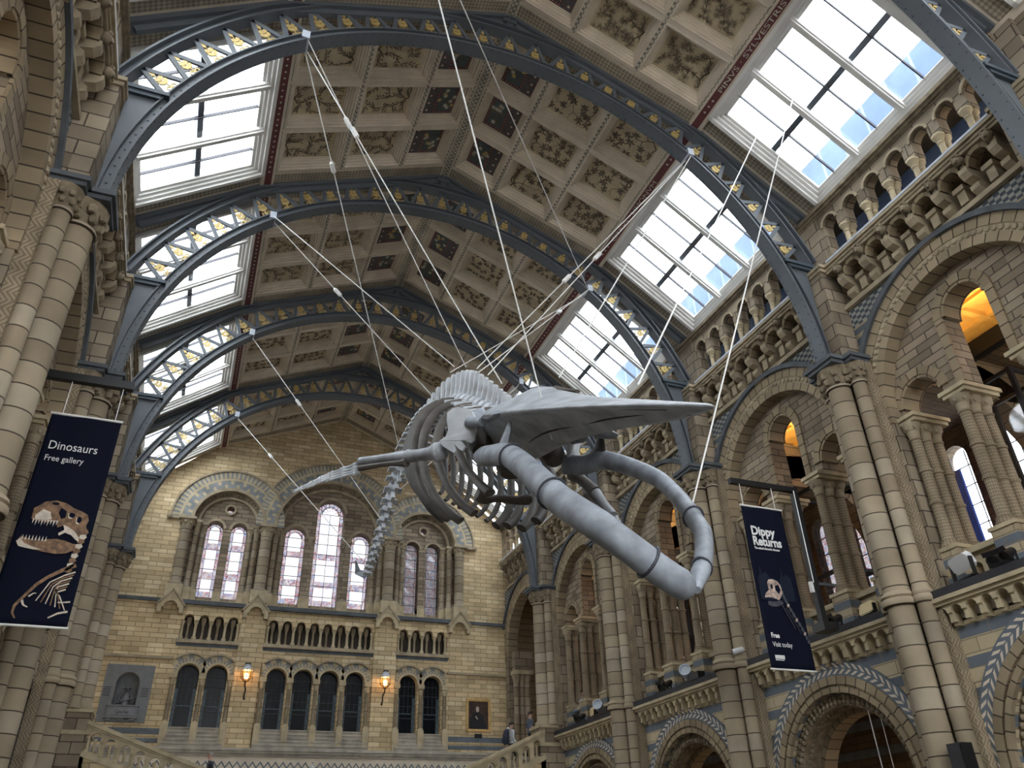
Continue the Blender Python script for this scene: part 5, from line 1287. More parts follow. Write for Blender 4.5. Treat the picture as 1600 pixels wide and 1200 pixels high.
def pstrip(pts, w0, w1, mat, dy=.0):
    for k in range(len(pts) - 1):
        (a0, c0), (a1, c1) = pts[k], pts[k + 1]; dx, dz = a1 - a0, c1 - c0; L = math.hypot(dx, dz); nx, nz = -dz / L, dx / L
        f0, f1 = k / (len(pts) - 1), (k + 1) / (len(pts) - 1); v0, v1 = w0 + (w1 - w0) * f0, w0 + (w1 - w0) * f1
        bpoly(b, bx_, bz_, byf - dy, 1, [(a0 + nx * v0, c0 + nz * v0), (a1 + nx * v1, c1 + nz * v1), (a1 - nx * v1, c1 - nz * v1), (a0 - nx * v0, c0 - nz * v0)], mat)
bx_, bz_, byf = BX0, BZ1, yf
for k in range(9):      # neck bones
    x, z = 1.06 - .012 * k, 2.20 + k * .085; bpoly(b, bx_, bz_, byf - .002, 1, [(x - .05, z - .03), (x + .03, z - .05), (x + .06, z), (x + .02, z + .045), (x - .05, z + .03)][::-1], 1 if k % 2 else 0)
for k in range(7):      # chest ribs
    x = .98 - k * .012; z = 2.92 + k * .05; e = (.62 + k * .075, 3.42 + k * .02)
    pstrip([(x + .10, z - .02), (x - .05, z + .05), (.5 * x + .5 * e[0] - .05, .5 * z + .5 * e[1] - .07), e], .012, .008, 0 if k % 2 else 1, .001)
pstrip([(1.06, 2.78), (.86, 2.90), (.70, 3.02), (.56, 3.16), (.46, 3.32), (.40, 3.42)], .035, .02, 0, .002)
pstrip([(.40, 3.42), (.34, 3.52), (.34, 3.64), (.40, 3.72)], .025, .012, 0, .002); pstrip([(.42, 3.42), (.46, 3.50), (.53, 3.53)], .02, .008, 1, .002); pstrip([(.50, 3.36), (.56, 3.30), (.60, 3.30)], .014, .006, 1, .002)
pstrip([(1.12, 3.56), (.98, 3.60), (.86, 3.68)], .018, .012, 1, .002); pstrip([(1.12, 3.40), (1.0, 3.42), (.94, 3.42)], .012, .008, 1, .002)
b.build('printed_skeleton', ['dino', 'dinol', 'navy'], t, recalc=False)
br = thing('banner_bracket', 'black steel bar on the left wall holding the navy dinosaur banner', 'bracket', (-3.7, 14.7, 9.72))
b = MB(); b.box(lambda u, d, z: (u, d, z), -3.75, -1.95, 14.63, 14.77, 9.64, 9.80); b.build('bar', ['black'], br)
for x in (-3.0, -2.12):
    b = MB(); b.tube([(x, 14.7, 9.66), (x, 14.7, BZ1)], .008, 6); b.build('hanger_wire', ['wire'], br)
# right banner
CX0, CX1, CY, CZ0, CZ1 = 11.50, 12.66, 14.25, 5.10, 8.84
t = banner('right', 'long navy banner reading Dippy Returns hanging in front of the right wall', CX0, CX1, CY, CZ0, CZ1)
yf = CY - .025
text_obj('lettering', 'Dippy', .30, 'ink', upright(CX0 + .14, yf, CZ1 - .72), t, offset=.010, sx=.92)
text_obj('lettering', 'Returns', .30, 'ink', upright(CX0 + .14, yf, CZ1 - .97), t, offset=.010, sx=.84)
text_obj('lettering', "The nation's favourite dinosaur", .078, 'ink', upright(CX0 + .15, yf, CZ1 - 1.07), t, offset=.002, sx=.72)
text_obj('lettering', 'Free', .15, 'ink', upright(CX0 + .14, yf, CZ1 - 3.08), t, offset=.005, sx=.8)
text_obj('lettering', 'Visit today', .15, 'ink', upright(CX0 + .14, yf, CZ1 - 3.27), t, sx=.8)
b = MB(); bx_, bz_, byf = CX0, CZ1, yf
for k in range(9):      # small illegible line of the sponsor's mark
    x = .14 + k * .028; bpoly(b, bx_, bz_, byf, 1, [(x, 3.45), (x + .022, 3.45), (x + .022, 3.53), (x, 3.53)][::-1], 0)
bpoly(b, bx_, bz_, byf, 1, [(.14, 3.545), (.36, 3.545), (.36, 3.56), (.14, 3.56)][::-1], 0)
b.build('printed_mark', ['ink'], t, recalc=False)
b = MB()
for sx in (.16, .74):
    bpoly(b, bx_, bz_, byf + .006, 1, [(sx - .10, 2.25), (sx - .08, 1.75), (sx - .02, 1.68), (sx + .02, 1.45), (sx + .06, 1.68), (sx + .15, 1.60), (sx + .26, 1.72), (sx + .28, 2.25)][::-1], 3)
HD = [(.17, 2.20), (.22, 2.10), (.32, 2.02), (.31, 1.86), (.36, 1.78), (.48, 1.76), (.60, 1.80), (.66, 1.88), (.68, 2.04), (.62, 2.16), (.54, 2.24), (.42, 2.20), (.30, 2.19)]
bpoly(b, bx_, bz_, byf, 1, HD[::-1], 0)
bpoly(b, bx_, bz_, byf - .003, 1, [(.50, 1.92), (.60, 1.88), (.64, 2.0), (.58, 2.1), (.5, 2.02)][::-1], 2)
bpoly(b, bx_, bz_, byf - .003, 1, [(.38, 1.9), (.44, 1.88), (.43, 2.0), (.38, 1.98)][::-1], 2)
bpoly(b, bx_, bz_, byf, 1, [(.24, 2.28), (.42, 2.28), (.60, 2.24), (.66, 2.30), (.50, 2.38), (.32, 2.40), (.23, 2.36)][::-1], 1)
NK = [(.66, 2.05), (.72, 2.22), (.80, 2.40), (.90, 2.60), (1.0, 2.78), (1.08, 2.96), (1.13, 3.12)]
pstrip(NK, .03, .02, 1, .001)
for k in range(12):
    f = k / 11 * 5.99; i_ = int(f); g = f - i_; x = NK[i_][0] + (NK[i_ + 1][0] - NK[i_][0]) * g; z = NK[i_][1] + (NK[i_ + 1][1] - NK[i_][1]) * g
    bpoly(b, bx_, bz_, byf - .002, 1, [(x - .045, z + .01), (x - .01, z - .03), (x + .035, z - .03), (x + .012, z + .03), (x - .03, z + .05)][::-1], 0 if k % 3 == 0 else 1)
pstrip([(.60, 2.34), (.74, 2.62), (.84, 2.86)], .012, .006, 1, .0); pstrip([(.70, 2.4), (.86, 2.7), (.97, 2.95)], .01, .006, 1, .0)
b.build('printed_skeleton', ['pink', 'grim', 'navy', 'navy2'], t, recalc=False)
br = thing('banner_bracket', 'black steel post and arm on the right balcony ledge holding the Dippy banner', 'bracket', (13.25, 14.32, 6.17))
I3 = lambda u, d, z: (u, d, z)
b = MB(); b.box(I3, 13.18, 13.32, 14.25, 14.39, 6.05, 9.52); b.build('post', ['black'], br)
b = MB(); b.box(I3, 11.35, 13.32, 14.24, 14.36, 9.40, 9.53); b.build('arm', ['black'], br)
b = MB(); b.box(I3, 13.05, 13.45, 14.1, 14.5, 6.0, 6.19); b.build('base', ['black'], br)
b = MB(); b.box(I3, 13.10, 13.17, 14.28, 14.36, 6.9, 7.15); b.build('clamp', ['white'], br)
for x in (11.58, 12.5):
    b = MB(); b.tube([(x, 14.25, 9.42), (x, 14.25, CZ1)], .008, 6); b.build('hanger_wire', ['wire'], br)
b = MB(); b.tube([(13.14, 14.2, 9.4), (13.12, 14.2, 7.1)], .012, 6); b.build('power_cable', ['wire'], br)

# ------------------------------------------------------------------ lamps and fittings on the ledges
def orient(loc, yaw, pitch):
    m = Matrix.Translation(loc) @ Matrix.Rotation(yaw, 4, 'Z') @ Matrix.Rotation(pitch, 4, 'X')
    return lambda u, d, z: tuple(m @ Vector((u, d, z)))
def yoke(t, T, w, h, base):
    b = MB(); b.box(T, -w - .03, -w, -.04, .04, -h, .05); b.box(T, w, w + .03, -.04, .04, -h, .05); b.box(T, -w - .03, w + .03, -.05, .05, -h - .03, -h); b.build('yoke', ['black'], t)
def flood(label, loc, yaw, pitch, w, h, dp, m):
    t = thing('floodlight', label, 'floodlight', (loc[0], loc[1], 6.17)); T = orient(loc, yaw, pitch)
    b = MB(); pts = [(-w, -h * .6), (-w * .75, -h), (w * .75, -h), (w, -h * .6), (w, h * .6), (w * .75, h), (-w * .75, h), (-w, h * .6)]
    b.poly(T, pts, -dp, dp * .3); b.build('housing', [m], t)
    b = MB(); b.poly(T, [(x * .82, z * .8) for x, z in pts], dp * .3, dp * .34); b.build('glass', [m], t)
    b = MB(); b.box(T, -w * .5, w * .5, -dp * 1.6, -dp, -h * .5, h * .5); b.build('heat_sink', ['black'], t)
    yoke(t, orient(loc, yaw, 0), w, max(.05, loc[2] - 6.24), 0)
flood('large white floodlight tilted up on the ledge nearest the camera', (13.8, 10.85, 6.52), rad(75), rad(-25), .30, .16, .10, 'lampwhite')
flood('cream floodlight on the ledge beside the column right of the Dippy banner', (13.75, 13.45, 6.34), rad(80), rad(10), .26, .13, .1, 'lampcream')
flood('small cream floodlight on the ledge near the far end', (13.75, 27.25, 6.36), rad(80), rad(0), .26, .16, .1, 'lampcream')
def spots(label, loc, n=2):
    t = thing('spotlight_pair', label, 'spotlights', (loc[0], loc[1], 6.17))
    for k in range(n):
        T = orient((loc[0], loc[1] + (k - (n - 1) / 2) * .3, 6.36), rad(80 + 18 * k), rad(-30))
        m = Vector(T(0, 0, 0)); ax = Vector(T(0, 1, 0)) - m
        b = MB(); b.lathe(m - ax * .12, [(.05, 0), (.08, .03), (.10, .20), (.125, .26), (.125, .29), (.10, .29), (.09, .24)], 12, 0, ax=ax); h_ = b.build('spotlight_head', ['black'], t, True)
        b = MB(); b.lathe(m + ax * .10, [(.001, 0), (.088, .005)], 12, 0, ax=ax); b.build('lens', ['lampwhite'], h_)
        for e in range(2):
            T2 = T; b = MB(); b.box(T2, -.13, .13, .14 , .16, (.10, -.12)[e], (.19, -.05)[e]); b.build('barn_door', ['black'], h_)
        b = MB(); b.box(I3, m.x - .04, m.x + .04, m.y - .12, m.y + .12, 6.17, 6.21); b.box(I3, m.x - .02, m.x + .02, m.y - .12, m.y - .10, 6.17, 6.36); b.box(I3, m.x - .02, m.x + .02, m.y + .10, m.y + .12, 6.17, 6.36); b.build('yoke', ['black'], t)
spots('black spotlight pair on the ledge at the right edge, under the bright gallery window', (13.75, 9.9, 6.3))
spots('black spotlight pair on the ledge just right of the Dippy banner post', (13.75, 14.55, 6.3))
spots('black spotlight pair on the ledge behind the chin of the whale', (13.75, 22.1, 6.3))
spots('black spotlight pair on the ledge near the far end, by the gallery visitor', (13.75, 28.25, 6.3))
def barrel(label, loc):
    t = thing('stage_light', label, 'stage light', (loc[0], loc[1], 6.17)); T = orient(loc, rad(135), rad(15)); m = Vector(T(0, 0, 0)); ax = Vector(T(0, 1, 0)) - m
    b = MB(); b.lathe(m - ax * .2, [(.08, 0), (.15, .05), (.16, .36), (.18, .38), (.18, .42), (.15, .42), (.14, .36)], 16, 0, ax=ax); b.build('barrel', ['rail_lead'], t, True)
    b = MB(); b.lathe(m + ax * .15, [(.001, 0), (.14, .008)], 16, 0, ax=ax); b.build('lens', ['lens'], t)
    b = MB(); b.box(I3, loc[0] - .1, loc[0] + .1, loc[1] - .26, loc[1] + .26, 6.17, 6.22); b.box(I3, loc[0] - .02, loc[0] + .02, loc[1] - .22, loc[1] - .19, 6.2, loc[2] + .04); b.box(I3, loc[0] - .02, loc[0] + .02, loc[1] + .19, loc[1] + .22, 6.2, loc[2] + .04); b.build('yoke', ['black'], t)
    b = MB(); b.box(I3, loc[0] - .12, loc[0] + .12, loc[1] - .75, loc[1] - .3, 6.17, 6.36); b.build('control_box', ['black'], t)
barrel('blue-lensed stage light with a black box on the ledge behind the whale jaw tip', (13.75, 20.9, 6.46))
barrel('blue-lensed stage light next to the small cream floodlight near the far end', (13.75, 26.7, 6.46))
t = thing('security_camera', 'small white security camera on the column left of the Dippy banner', 'camera', (13.55, 17.95, 6.35))
b = MB(); T = orient((13.5, 17.95, 6.42), rad(60), rad(-12)); m = Vector(T(0, 0, 0)); ax = Vector(T(0, 1, 0)) - m; b.lathe(m - ax * .16, [(.05, 0), (.075, .03), (.075, .30), (.05, .31)], 12, 0, ax=ax); b.build('housing', ['lampwhite'], t, True)
b = MB(); b.lathe(m + ax * .145, [(.001, 0), (.05, .01)], 10, 0, ax=ax); b.build('lens', ['black'], t)
b = MB(); b.tube([(13.5, 17.95, 6.42), (13.62, 18.0, 6.30), (13.8, 18.05, 6.20)], .025, 8); b.build('bracket', ['lampwhite'], t, True)
t = thing('loudspeaker', 'flat black loudspeaker on the column at the bottom right', 'speaker', (13.25, 11.72, 2.9))
b = MB(); b.box(I3, 13.12, 13.4, 11.50, 11.82, 2.2, 3.36); b.build('cabinet', ['black'], t)
b = MB(); b.box(I3, 13.10, 13.125, 11.53, 11.79, 2.24, 3.32); b.build('grille', ['exhibit'], t)
b = MB(); b.box(I3, 13.35, 13.6, 11.62, 11.70, 2.6, 2.8); b.build('bracket', ['black'], t)
for (y, nm) in ((14.72, 'bright'), (14.4, 'dim')):
    t = thing('hanging_cable', '%s cord hanging in the ground floor arch below the Dippy banner' % ('left, brighter' if nm == 'bright' else 'right, dimmer'), 'cord', (14.3, y, 4.8), None)
    b = MB(); b.tube([(14.3, y, 4.80), (14.3, y - .02, 3.2), (14.32, y - .03, 1.)], .012 if nm == 'bright' else .008, 6); b.build('wire', ['wire'], t); 
    b = MB(); b.lathe((14.3, y, 4.78), [(.03, 0), (.03, .05)], 8); b.build('hook', ['black'], t)

# ------------------------------------------------------------------ end wall furniture
for s, nm in ((-1, 'left'), (1, 'right')):
    c = TF(s * 2.95, .42, 8.55); t = thing('wall_lantern', 'glowing caged wall lantern on the %s pilaster of the end wall' % nm, 'lantern', c, 'wall lanterns of the end wall')
    b = MB()
    r0, r1 = .13, .235
    for k in range(8):
        a = 2 * PI * k / 8; p = lambda r, z: (c[0] + r * cos(a), c[1] + r * sin(a), c[2] + z)
        b.tube([p(r0 * .6, 0.0), p(r1, .17), p(r1 * 1.02, .46)], .012, 5)
    for r, z in ((r1, .17), (r1 * 1.02, .46), (.08, 0)): b.tube([(c[0] + r * cos(a), c[1] + r * sin(a), c[2] + z) for a in [2 * PI * k / 16 for k in range(17)]], .013, 5)
    b.build('cage', ['black'], t)
    b = MB(); b.lathe(c, [(.07, .01), (r1 * .94, .17), (r1 * .95, .45)], 16); b.build('glass', ['lampglass'], t, True)
    b = MB(); b.ball((c[0], c[1], c[2] + .22), .095, 10, 8, 0, (1, 1, 1.3)); b.build('flame', ['lamp'], t, True)
    b = MB(); b.lathe(c, [(r1 * 1.1, .45), (.2, .52), (.12, .60), (.13, .66), (.03, .70)], 14); b.build('roof', ['rail_lead'], t, True)
    b = MB()
    for k in range(5): b.ball((c[0] - .09 + k * .045, c[1], c[2] + .72), .028, 6, 4, 0, (1, 1, 1.8))
    b.build('crest', ['black'], t)
    b = MB(); b.tube(cat([(c[0], c[1], c[2] + .02), (c[0], c[1] + .02, c[2] - .15), (c[0] - s * .05, c[1] + .12, c[2] - .32), (c[0] - s * .03, c[1] + .24, c[2] - .52), (c[0] - s * .05, c[1] + .28, c[2] - .62)], 5), [.03] * 21, 7); b.ball((c[0] - s * .05, c[1] + .27, c[2] - .62), .05, 8, 6); b.build('bracket', ['black'], t, True)
    lt = bpy.data.lights.new('lantern_lamp', 'POINT'); lt.energy = 7; lt.color = (1, .62, .3); lt.shadow_soft_size = .1
    lo = bpy.data.objects.new('lantern_lamp', lt); COL.objects.link(lo); lo.location = (c[0], c[1] - .02, c[2] + .38); lo.parent = t; lo.matrix_parent_inverse = t.matrix_basis.inverted()
# memorial niche
t = thing('memorial', 'grey slate memorial with a bronze hatted rifleman in its arched niche', 'memorial', TF(-7.42, 0, 6.95))
b = MB(); b.poly(TF, [(-8.3, 6.9), (-6.52, 6.9), (-6.52, 9.06), (-8.3, 9.06)], .0, .07, holes=[archpoly(-7.42, .43, 7.25, 8.35)][0:1]); b.build('slab', ['slate'], t)
b = MB(); prf = [(.44, 0), (.44, 1.15), (.41, 1.3), (.34, 1.44), (.2, 1.55), (.02, 1.59)]; V_ = []; n_ = 14
for r_, z_ in prf: V_ += [TF(-7.42 + r_ * cos(PI * q / n_), .0 - .38 * (r_ / .44) * sin(PI * q / n_), 7.2 + z_) for q in range(n_ + 1)]
b.add(V_, [(k * (n_ + 1) + q, k * (n_ + 1) + q + 1, (k + 1) * (n_ + 1) + q + 1, (k + 1) * (n_ + 1) + q) for k in range(5) for q in range(n_)]); b.build('niche_shell', ['slate'], t, True)
b = MB(); b.box(TF, -7.98, -6.86, .0, .22, 7.08, 7.48); b.box(TF, -8.04, -6.80, .0, .28, 7.02, 7.08); b.box(TF, -8.02, -6.82, 0, .26, 7.46, 7.51)
for u in (-7.85, -7.42, -7.0): b.box(TF, u - .1, u + .1, 0, .2, 6.93, 7.02)
b.build('plinth', ['slate'], t)
b = MB(); b.box(TF, -7.9, -6.94, .2, .235, 7.13, 7.42)
for k in range(5): b.ball(TF(-7.55 + k * .08, .24, 7.24 + .03 * (k % 2)), .045, 6, 4, 0, (1.6, .5, 1))
b.build('relief_panel', ['bronze'], t)
b = MB()
for u in (-8.12, -6.73):
    for k in range(5): b.box(TF, u - .13, u + .13, .07, .076, 7.86 + k * .075, 7.89 + k * .075)
b.build('inscription_lines', ['exhibit'], t)
cx, cy, cz = TF(-7.42, -.02, 7.5)
b = MB()
V = lambda x, y, z: (cx + x, cy + y, cz + z)
b.tube([V(0, .0, .0), V(0, 0, .12), V(.02, -.02, .30), V(.03, -.03, .44), V(.03, -.03, .50)], [(.20, .13), (.17, .12), (.17, .11), (.10, .08), (.06, .06)], 12, 0, (0, 1, 0))
b.ball(V(.03, -.05, .60), .085, 10, 8, 0, (.9, 1, 1.15)); b.ball(V(.03, -.14, .585), .018, 6, 4)
b.lathe(V(.03, -.04, .645), [(.16, .0), (.155, .015), (.10, .02), (.09, .09), (.06, .11), (.001, .115)], 14)
b.tube([V(-.13, -.02, .40), V(-.22, -.06, .24), V(-.12, -.16, .16)], [.055, .045, .035], 8); b.tube([V(.18, -.02, .40), V(.25, -.08, .26), V(.16, -.17, .22)], [.055, .045, .035], 8)
b.ball(V(-.10, -.18, .15), .04, 6, 5); b.ball(V(.15, -.19, .22), .04, 6, 5)
fig = b.build('rifleman_bust', ['bronze'], t, True)
b = MB(); b.tube([V(-.36, -.15, .05), V(-.1, -.19, .14), V(.2, -.21, .24), V(.52, -.2, .36)], [.03, .025, .014, .01], 8); b.build('rifle', ['bronze'], t, True)
# framed portrait and plaque
t = thing('framed_painting', 'gilt-framed dark portrait of a seated figure in black on the end wall', 'painting', TF(7.42, 0, 6.93))
U0, U1, Z0, Z1 = 6.84, 8.02, 6.94, 8.35
b = MB()
for k, (o, d) in enumerate(((0, .09), (.04, .07), (.075, .05))):
    w = .04
    b.box(TF, U0 + o, U0 + o + w, 0, d, Z0 + o, Z1 - o); b.box(TF, U1 - o - w, U1 - o, 0, d, Z0 + o, Z1 - o); b.box(TF, U0 + o, U1 - o, 0, d, Z0 + o, Z0 + o + w); b.box(TF, U0 + o, U1 - o, 0, d, Z1 - o - w, Z1 - o)
b.build('frame', ['frame_gold'], t)
b = MB(); b.box(TF, U0 + .1, U1 - .1, 0, .02, Z0 + .1, Z1 - .1)
fx, fz = U0, Z0
pp = lambda pts, d, m: b.poly(TF, [(fx + x, fz + z) for x, z in pts], .02, d, m)
pp([(.18, .12), (1.0, .12), (.98, .30), (.80, .55), (.72, .78), (.62, .86), (.46, .86), (.32, .76), (.2, .55)], .023, 1)
pp([(.55 + .075 * cos(a), .98 + .10 * sin(a)) for a in [2 * PI * v / 14 for v in range(14)]], .026, 2)
pp([(.50, .84), (.60, .84), (.63, .96), (.48, .96)], .027, 2)
pp([(.44, .64), (.49, .67), (.58, .54), (.54, .51)], .026, 2)
b.build('canvas', ['canvas', 'coat', 'flesh'], t)
t = tag(MB().box(TF, 7.25, 7.60, 0, .03, 6.68, 6.86).build('wall_plaque', ['black']), 'small black plaque under the gilt-framed portrait', 'plaque')

# ------------------------------------------------------------------ staircase
stair = struct('floor_staircase', 'stone side flights of the great staircase', 'stairs', (MID, 32, 3))
b = MB()
for s in (-1, 1):
    n = 18
    for k in range(n):
        u0 = s * (2.2 + k * .36); u1 = s * (2.2 + (k + 1) * .36); b.box(lambda u, d, z: (MID + u, d, z), u0, u1 if k < n - 1 else s * 9.0, 30.7, 34.9, 0, 3.0 + (k + 1) * .145)
b.box(lambda u, d, z: (MID + u, d, z), -2.2, 2.2, 30.7, 36.4, 0, 3.0); b.box(lambda u, d, z: (MID + u, d, z), -8.9, 8.9, 34.9, 36.5, 0, 3.0); b.build('stone_steps', ['step'], stair)
def stair_bal(s, nm, ue, ze, uo, zo):
    t = thing('stair_balustrade', 'sloping arched stone balustrade of the %s staircase flight' % nm, 'balustrade', (MID + s * 5, 30.5, 5), 'stair balustrades')
    T = lambda u, d, z: (MID + s * u, 30.5 + d, z)
    sl = (ze - zo) / (ue - uo); zz = lambda u: zo + (u - uo) * sl
    u0, u1 = 2.2, ue; st = .47; n = int((u1 - u0 - .2) / st); holes = []; cs = [u1 - .32 - k * st for k in range(n)]
    for u in cs:
        h = [(u + .155, zz(u) - .80), (u + .155, zz(u) - .42)] + arc(u, zz(u) - .42, .155, 0, PI, 10)[1:-1] + [(u - .155, zz(u) - .42), (u - .155, zz(u) - .88)]; holes.append(h)
    b = MB(); b.poly(T, [(u0, zz(u0) - 1.0), (u1, zz(u1) - 1.0), (u1, zz(u1) - .12), (u0, zz(u0) - .12)], -.09, .09, holes=holes); b.build('arched_panel', ['stone_l'], t)
    b = MB(); b._bar(T(u0, 0, zz(u0) - .06), T(u1, 0, zz(u1) - .06), .34, .12, 0, (0, 0, 1)); b._bar(T(u0, 0, zz(u0) - .15), T(u1, 0, zz(u1) - .15), .24, .08, 0, (0, 0, 1)); b.build('handrail', ['stone_l'], t)
    b = MB(); b._bar(T(u0, 0, zz(u0) - .98), T(u1, 0, zz(u1) - .98), .30, .16, 0, (0, 0, 1)); b.build('base_rail', ['stone_l'], t)
    b = MB(); b.poly(T, [(u0, 0), (u1, 0), (u1, zz(u1) - 1.05), (u0, zz(u0) - 1.05)], -.12, .12); b.build('flight_wall', ['wall_tan'], t)
    for u in cs:
        for du, d in ((.235, 0), (0, .0)):
            z = zz(u + du) - .9; b = MB(); b.lathe(T(u + du, -.07 if du else .0, z), [(.065, 0), (.065, .07), (.035, .1), (.04, .28), (.033, .34), (.06, .42), (.065, .47)], 8); b.build('baluster', ['stone_l'], t, True)
stair_bal(1, 'right', 8.05, 6.22, 5.2, 5.0); stair_bal(-1, 'left', 7.95, 6.05, 4.6, 4.86)
fl = struct('floor', 'stone floor of the hall', 'floor', (MID, 11, 0))
b = MB(); b.box(I3, -14, 24, -16, 38, -.3, 0); b.build('paving', ['floor'], fl)
# unseen rear wall behind the camera, its window opening made for front fill light
rw = struct('wall_front', 'entrance wall behind the camera', 'wall', (MID, -14, 0))
b = MB(); b.poly(lambda u, d, z: (MID + u, -14 - d, z), [(-9.2, 0), (-9.2, 16.4), (-5.66, 19.35), (0, 21.8), (5.66, 19.35), (9.2, 16.4), (9.2, 0)], 0, .4, holes=[[(-4.5, 5), (4.5, 5), (4.5, 14)] + arc(0, 14, 4.5, 0, PI, 20)[1:-1] + [(-4.5, 14)]]); b.build('brick_face', ['wall_tan'], rw)
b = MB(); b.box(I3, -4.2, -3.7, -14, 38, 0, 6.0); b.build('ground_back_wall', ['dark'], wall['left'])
b = MB(); b.box(I3, -11, -3.7, -2, 38, 5.5, 5.8); b.box(I3, -11, -10.6, -2, 38, 5.8, 13.4); b.box(I3, -11, -4, -2, 38, 13.2, 13.5); b.build('gallery_shell', ['ashlar'], wall['left'])

# ------------------------------------------------------------------ people and statue
def figure(name, label, loc, yaw, h, top, legs, hair, pose='stand', skin='skin', hairlong=.0, cat_='person', one=None):
    """one continuous body grown from a jointed skeleton; materials by body region"""
    k = h / 1.75
    J = {'pel': (0, 0, .95), 'bel': (0, .01, 1.12), 'che': (0, .0, 1.32), 'nek': (0, .01, 1.47), 'hd0': (0, -.02, 1.56), 'hd1': (0, -.03, 1.65), 'hd2': (0, -.02, 1.71)}
    R = {'pel': .15, 'bel': .13, 'che': .15, 'nek': .06, 'hd0': .075, 'hd1': .095, 'hd2': .065}
    E = [('pel', 'bel'), ('bel', 'che'), ('che', 'nek'), ('nek', 'hd0'), ('hd0', 'hd1'), ('hd1', 'hd2')]
    for s, c in ((-1, 'l'), (1, 'r')):
        st = .10 * s if pose != 'step' else .0
        J.update({'hip' + c: (.10 * s, 0, .88), 'kne' + c: (.11 * s, -.04 + (-.22 * s if pose == 'step' else 0), .49 + (.08 if pose == 'step' and s > 0 else 0)), 'ank' + c: (.11 * s, .03 + (-.22 * s if pose == 'step' else 0), .09 + (.14 if pose == 'step' and s > 0 else 0)), 'toe' + c: (.12 * s, -.16 + (-.22 * s if pose == 'step' else 0), .04 + (.14 if pose == 'step' and s > 0 else 0))})
        R.update({'hip' + c: .10, 'kne' + c: .062, 'ank' + c: .045, 'toe' + c: .038})
        J.update({'sho' + c: (.19 * s, .01, 1.40), 'elb' + c: (.24 * s, .05, 1.12), 'wri' + c: (.25 * s, -.10 if pose != 'rail' else -.25, .90 if pose != 'rail' else 1.0), 'han' + c: (.245 * s, -.14 if pose != 'rail' else -.31, .83 if pose != 'rail' else 1.0)})
        R.update({'sho' + c: .068, 'elb' + c: .046, 'wri' + c: .032, 'han' + c: .036})
        E += [('pel', 'hip' + c), ('hip' + c, 'kne' + c), ('kne' + c, 'ank' + c), ('ank' + c, 'toe' + c), ('che', 'sho' + c), ('sho' + c, 'elb' + c), ('elb' + c, 'wri' + c), ('wri' + c, 'han' + c)]
        for f in range(5):
            a, b_ = 'f%d%s' % (f, c), 'g%d%s' % (f, c); hx, hy, hz = J['han' + c]
            J[a] = (hx + s * (-.03 + .014 * f) * .6, hy - .02 + (f - 2) * .012, hz - .045 if f else hz - .01); J[b_] = (J[a][0] - s * .012, J[a][1] - .015, J[a][2] - (.05 - .006 * abs(f - 2) if f else .035))
            R[a] = .009; R[b_] = .008; E += [('han' + c, a), (a, b_)]
    names = list(J); idx = {n_: i for i, n_ in enumerate(names)}
    me = bpy.data.meshes.new('body'); me.from_pydata([tuple(v * k for v in J[n_]) for n_ in names], [(idx[a], idx[b_]) for a, b_ in E], [])
    o = bpy.data.objects.new('body', me); COL.objects.link(o)
    o.modifiers.new('skin', 'SKIN'); 
    for i, n_ in enumerate(names): me.skin_vertices[0].data[i].radius = (R[n_] * k, R[n_] * k * (.8 if n_ in ('pel', 'bel', 'che') else 1)); me.skin_vertices[0].data[i].use_root = n_ == 'pel'
    sd = o.modifiers.new('sub', 'SUBSURF'); sd.levels = sd.render_levels = 2
    dg = bpy.context.evaluated_depsgraph_get(); dg.update(); m2 = bpy.data.meshes.new_from_object(o.evaluated_get(dg)); bpy.data.objects.remove(o)
    mats = [top, legs, skin] if not one else [one, one, one]
    m2.materials.clear()
    for m_ in mats: m2.materials.append(M[m_])
    for p in m2.polygons:
        x, y, z = p.center / k; p.use_smooth = True
        p.material_index = 2 if z > 1.475 or (abs(x) > .17 and z < (1.16 if top == 'shirt_g' else .95) and z > .7 and (abs(x) > .2 or z < .93)) else (1 if z < .93 and abs(x) < .2 else 0)
    mt = Matrix.Translation(loc) @ Matrix.Rotation(yaw, 4, 'Z')
    m2.transform(mt)
    t = thing(name, label, cat_, loc)
    bo = bpy.data.objects.new('body', m2); COL.objects.link(bo); bo.parent = t; bo.matrix_parent_inverse = t.matrix_basis.inverted()
    W = lambda x, y, z: tuple(mt @ Vector((x * k, y * k, z * k)))
    b = MB(); b.tube([W(0, -.115, 1.655), W(0, -.145, 1.625), W(0, -.122, 1.612)], [.012 * k, .02 * k, .012 * k], 7); b.build('nose', [one or skin], bo, True)
    for s in (-1, 1):
        b = MB(); b.ball(W(.097 * s, -.02, 1.635), .026 * k, 7, 5, 0, (.6, .8, 1.2)); b.build('ear', [one or skin], bo, True)
        b = MB(); b.ball(W(.036 * s, -.112, 1.66), .012 * k, 6, 5); b.build('eye', [one or 'black'], bo, True)
    b = MB(); b.tube([W(-.03, -.113, 1.578), W(0, -.121, 1.576), W(.03, -.113, 1.578)], .006 * k, 6); b.build('mouth', [one or 'maroon'], bo, True)
    b = MB(); Vv = []; F = []; n = 14
    for a in range(7):
        ph = PI / 2 - a * (.30 + hairlong * .05)
        for q in range(n):
            th = 2 * PI * q / n; fr = max(0, -sin(th)); dn = min(a, 6 - 3.4 * fr)
            ph = PI / 2 - dn * .30; Vv.append(W(.112 * cos(ph) * cos(th), -.02 + .122 * cos(ph) * sin(th), 1.655 + .105 * sin(ph)))
    for a in range(6):
        for q in range(n): F.append((a * n + q, a * n + (q + 1) % n, (a + 1) * n + (q + 1) % n, (a + 1) * n + q))
    b.add(Vv, F); b.build('hair', [one or hair], bo, True)
    return t, bo, W
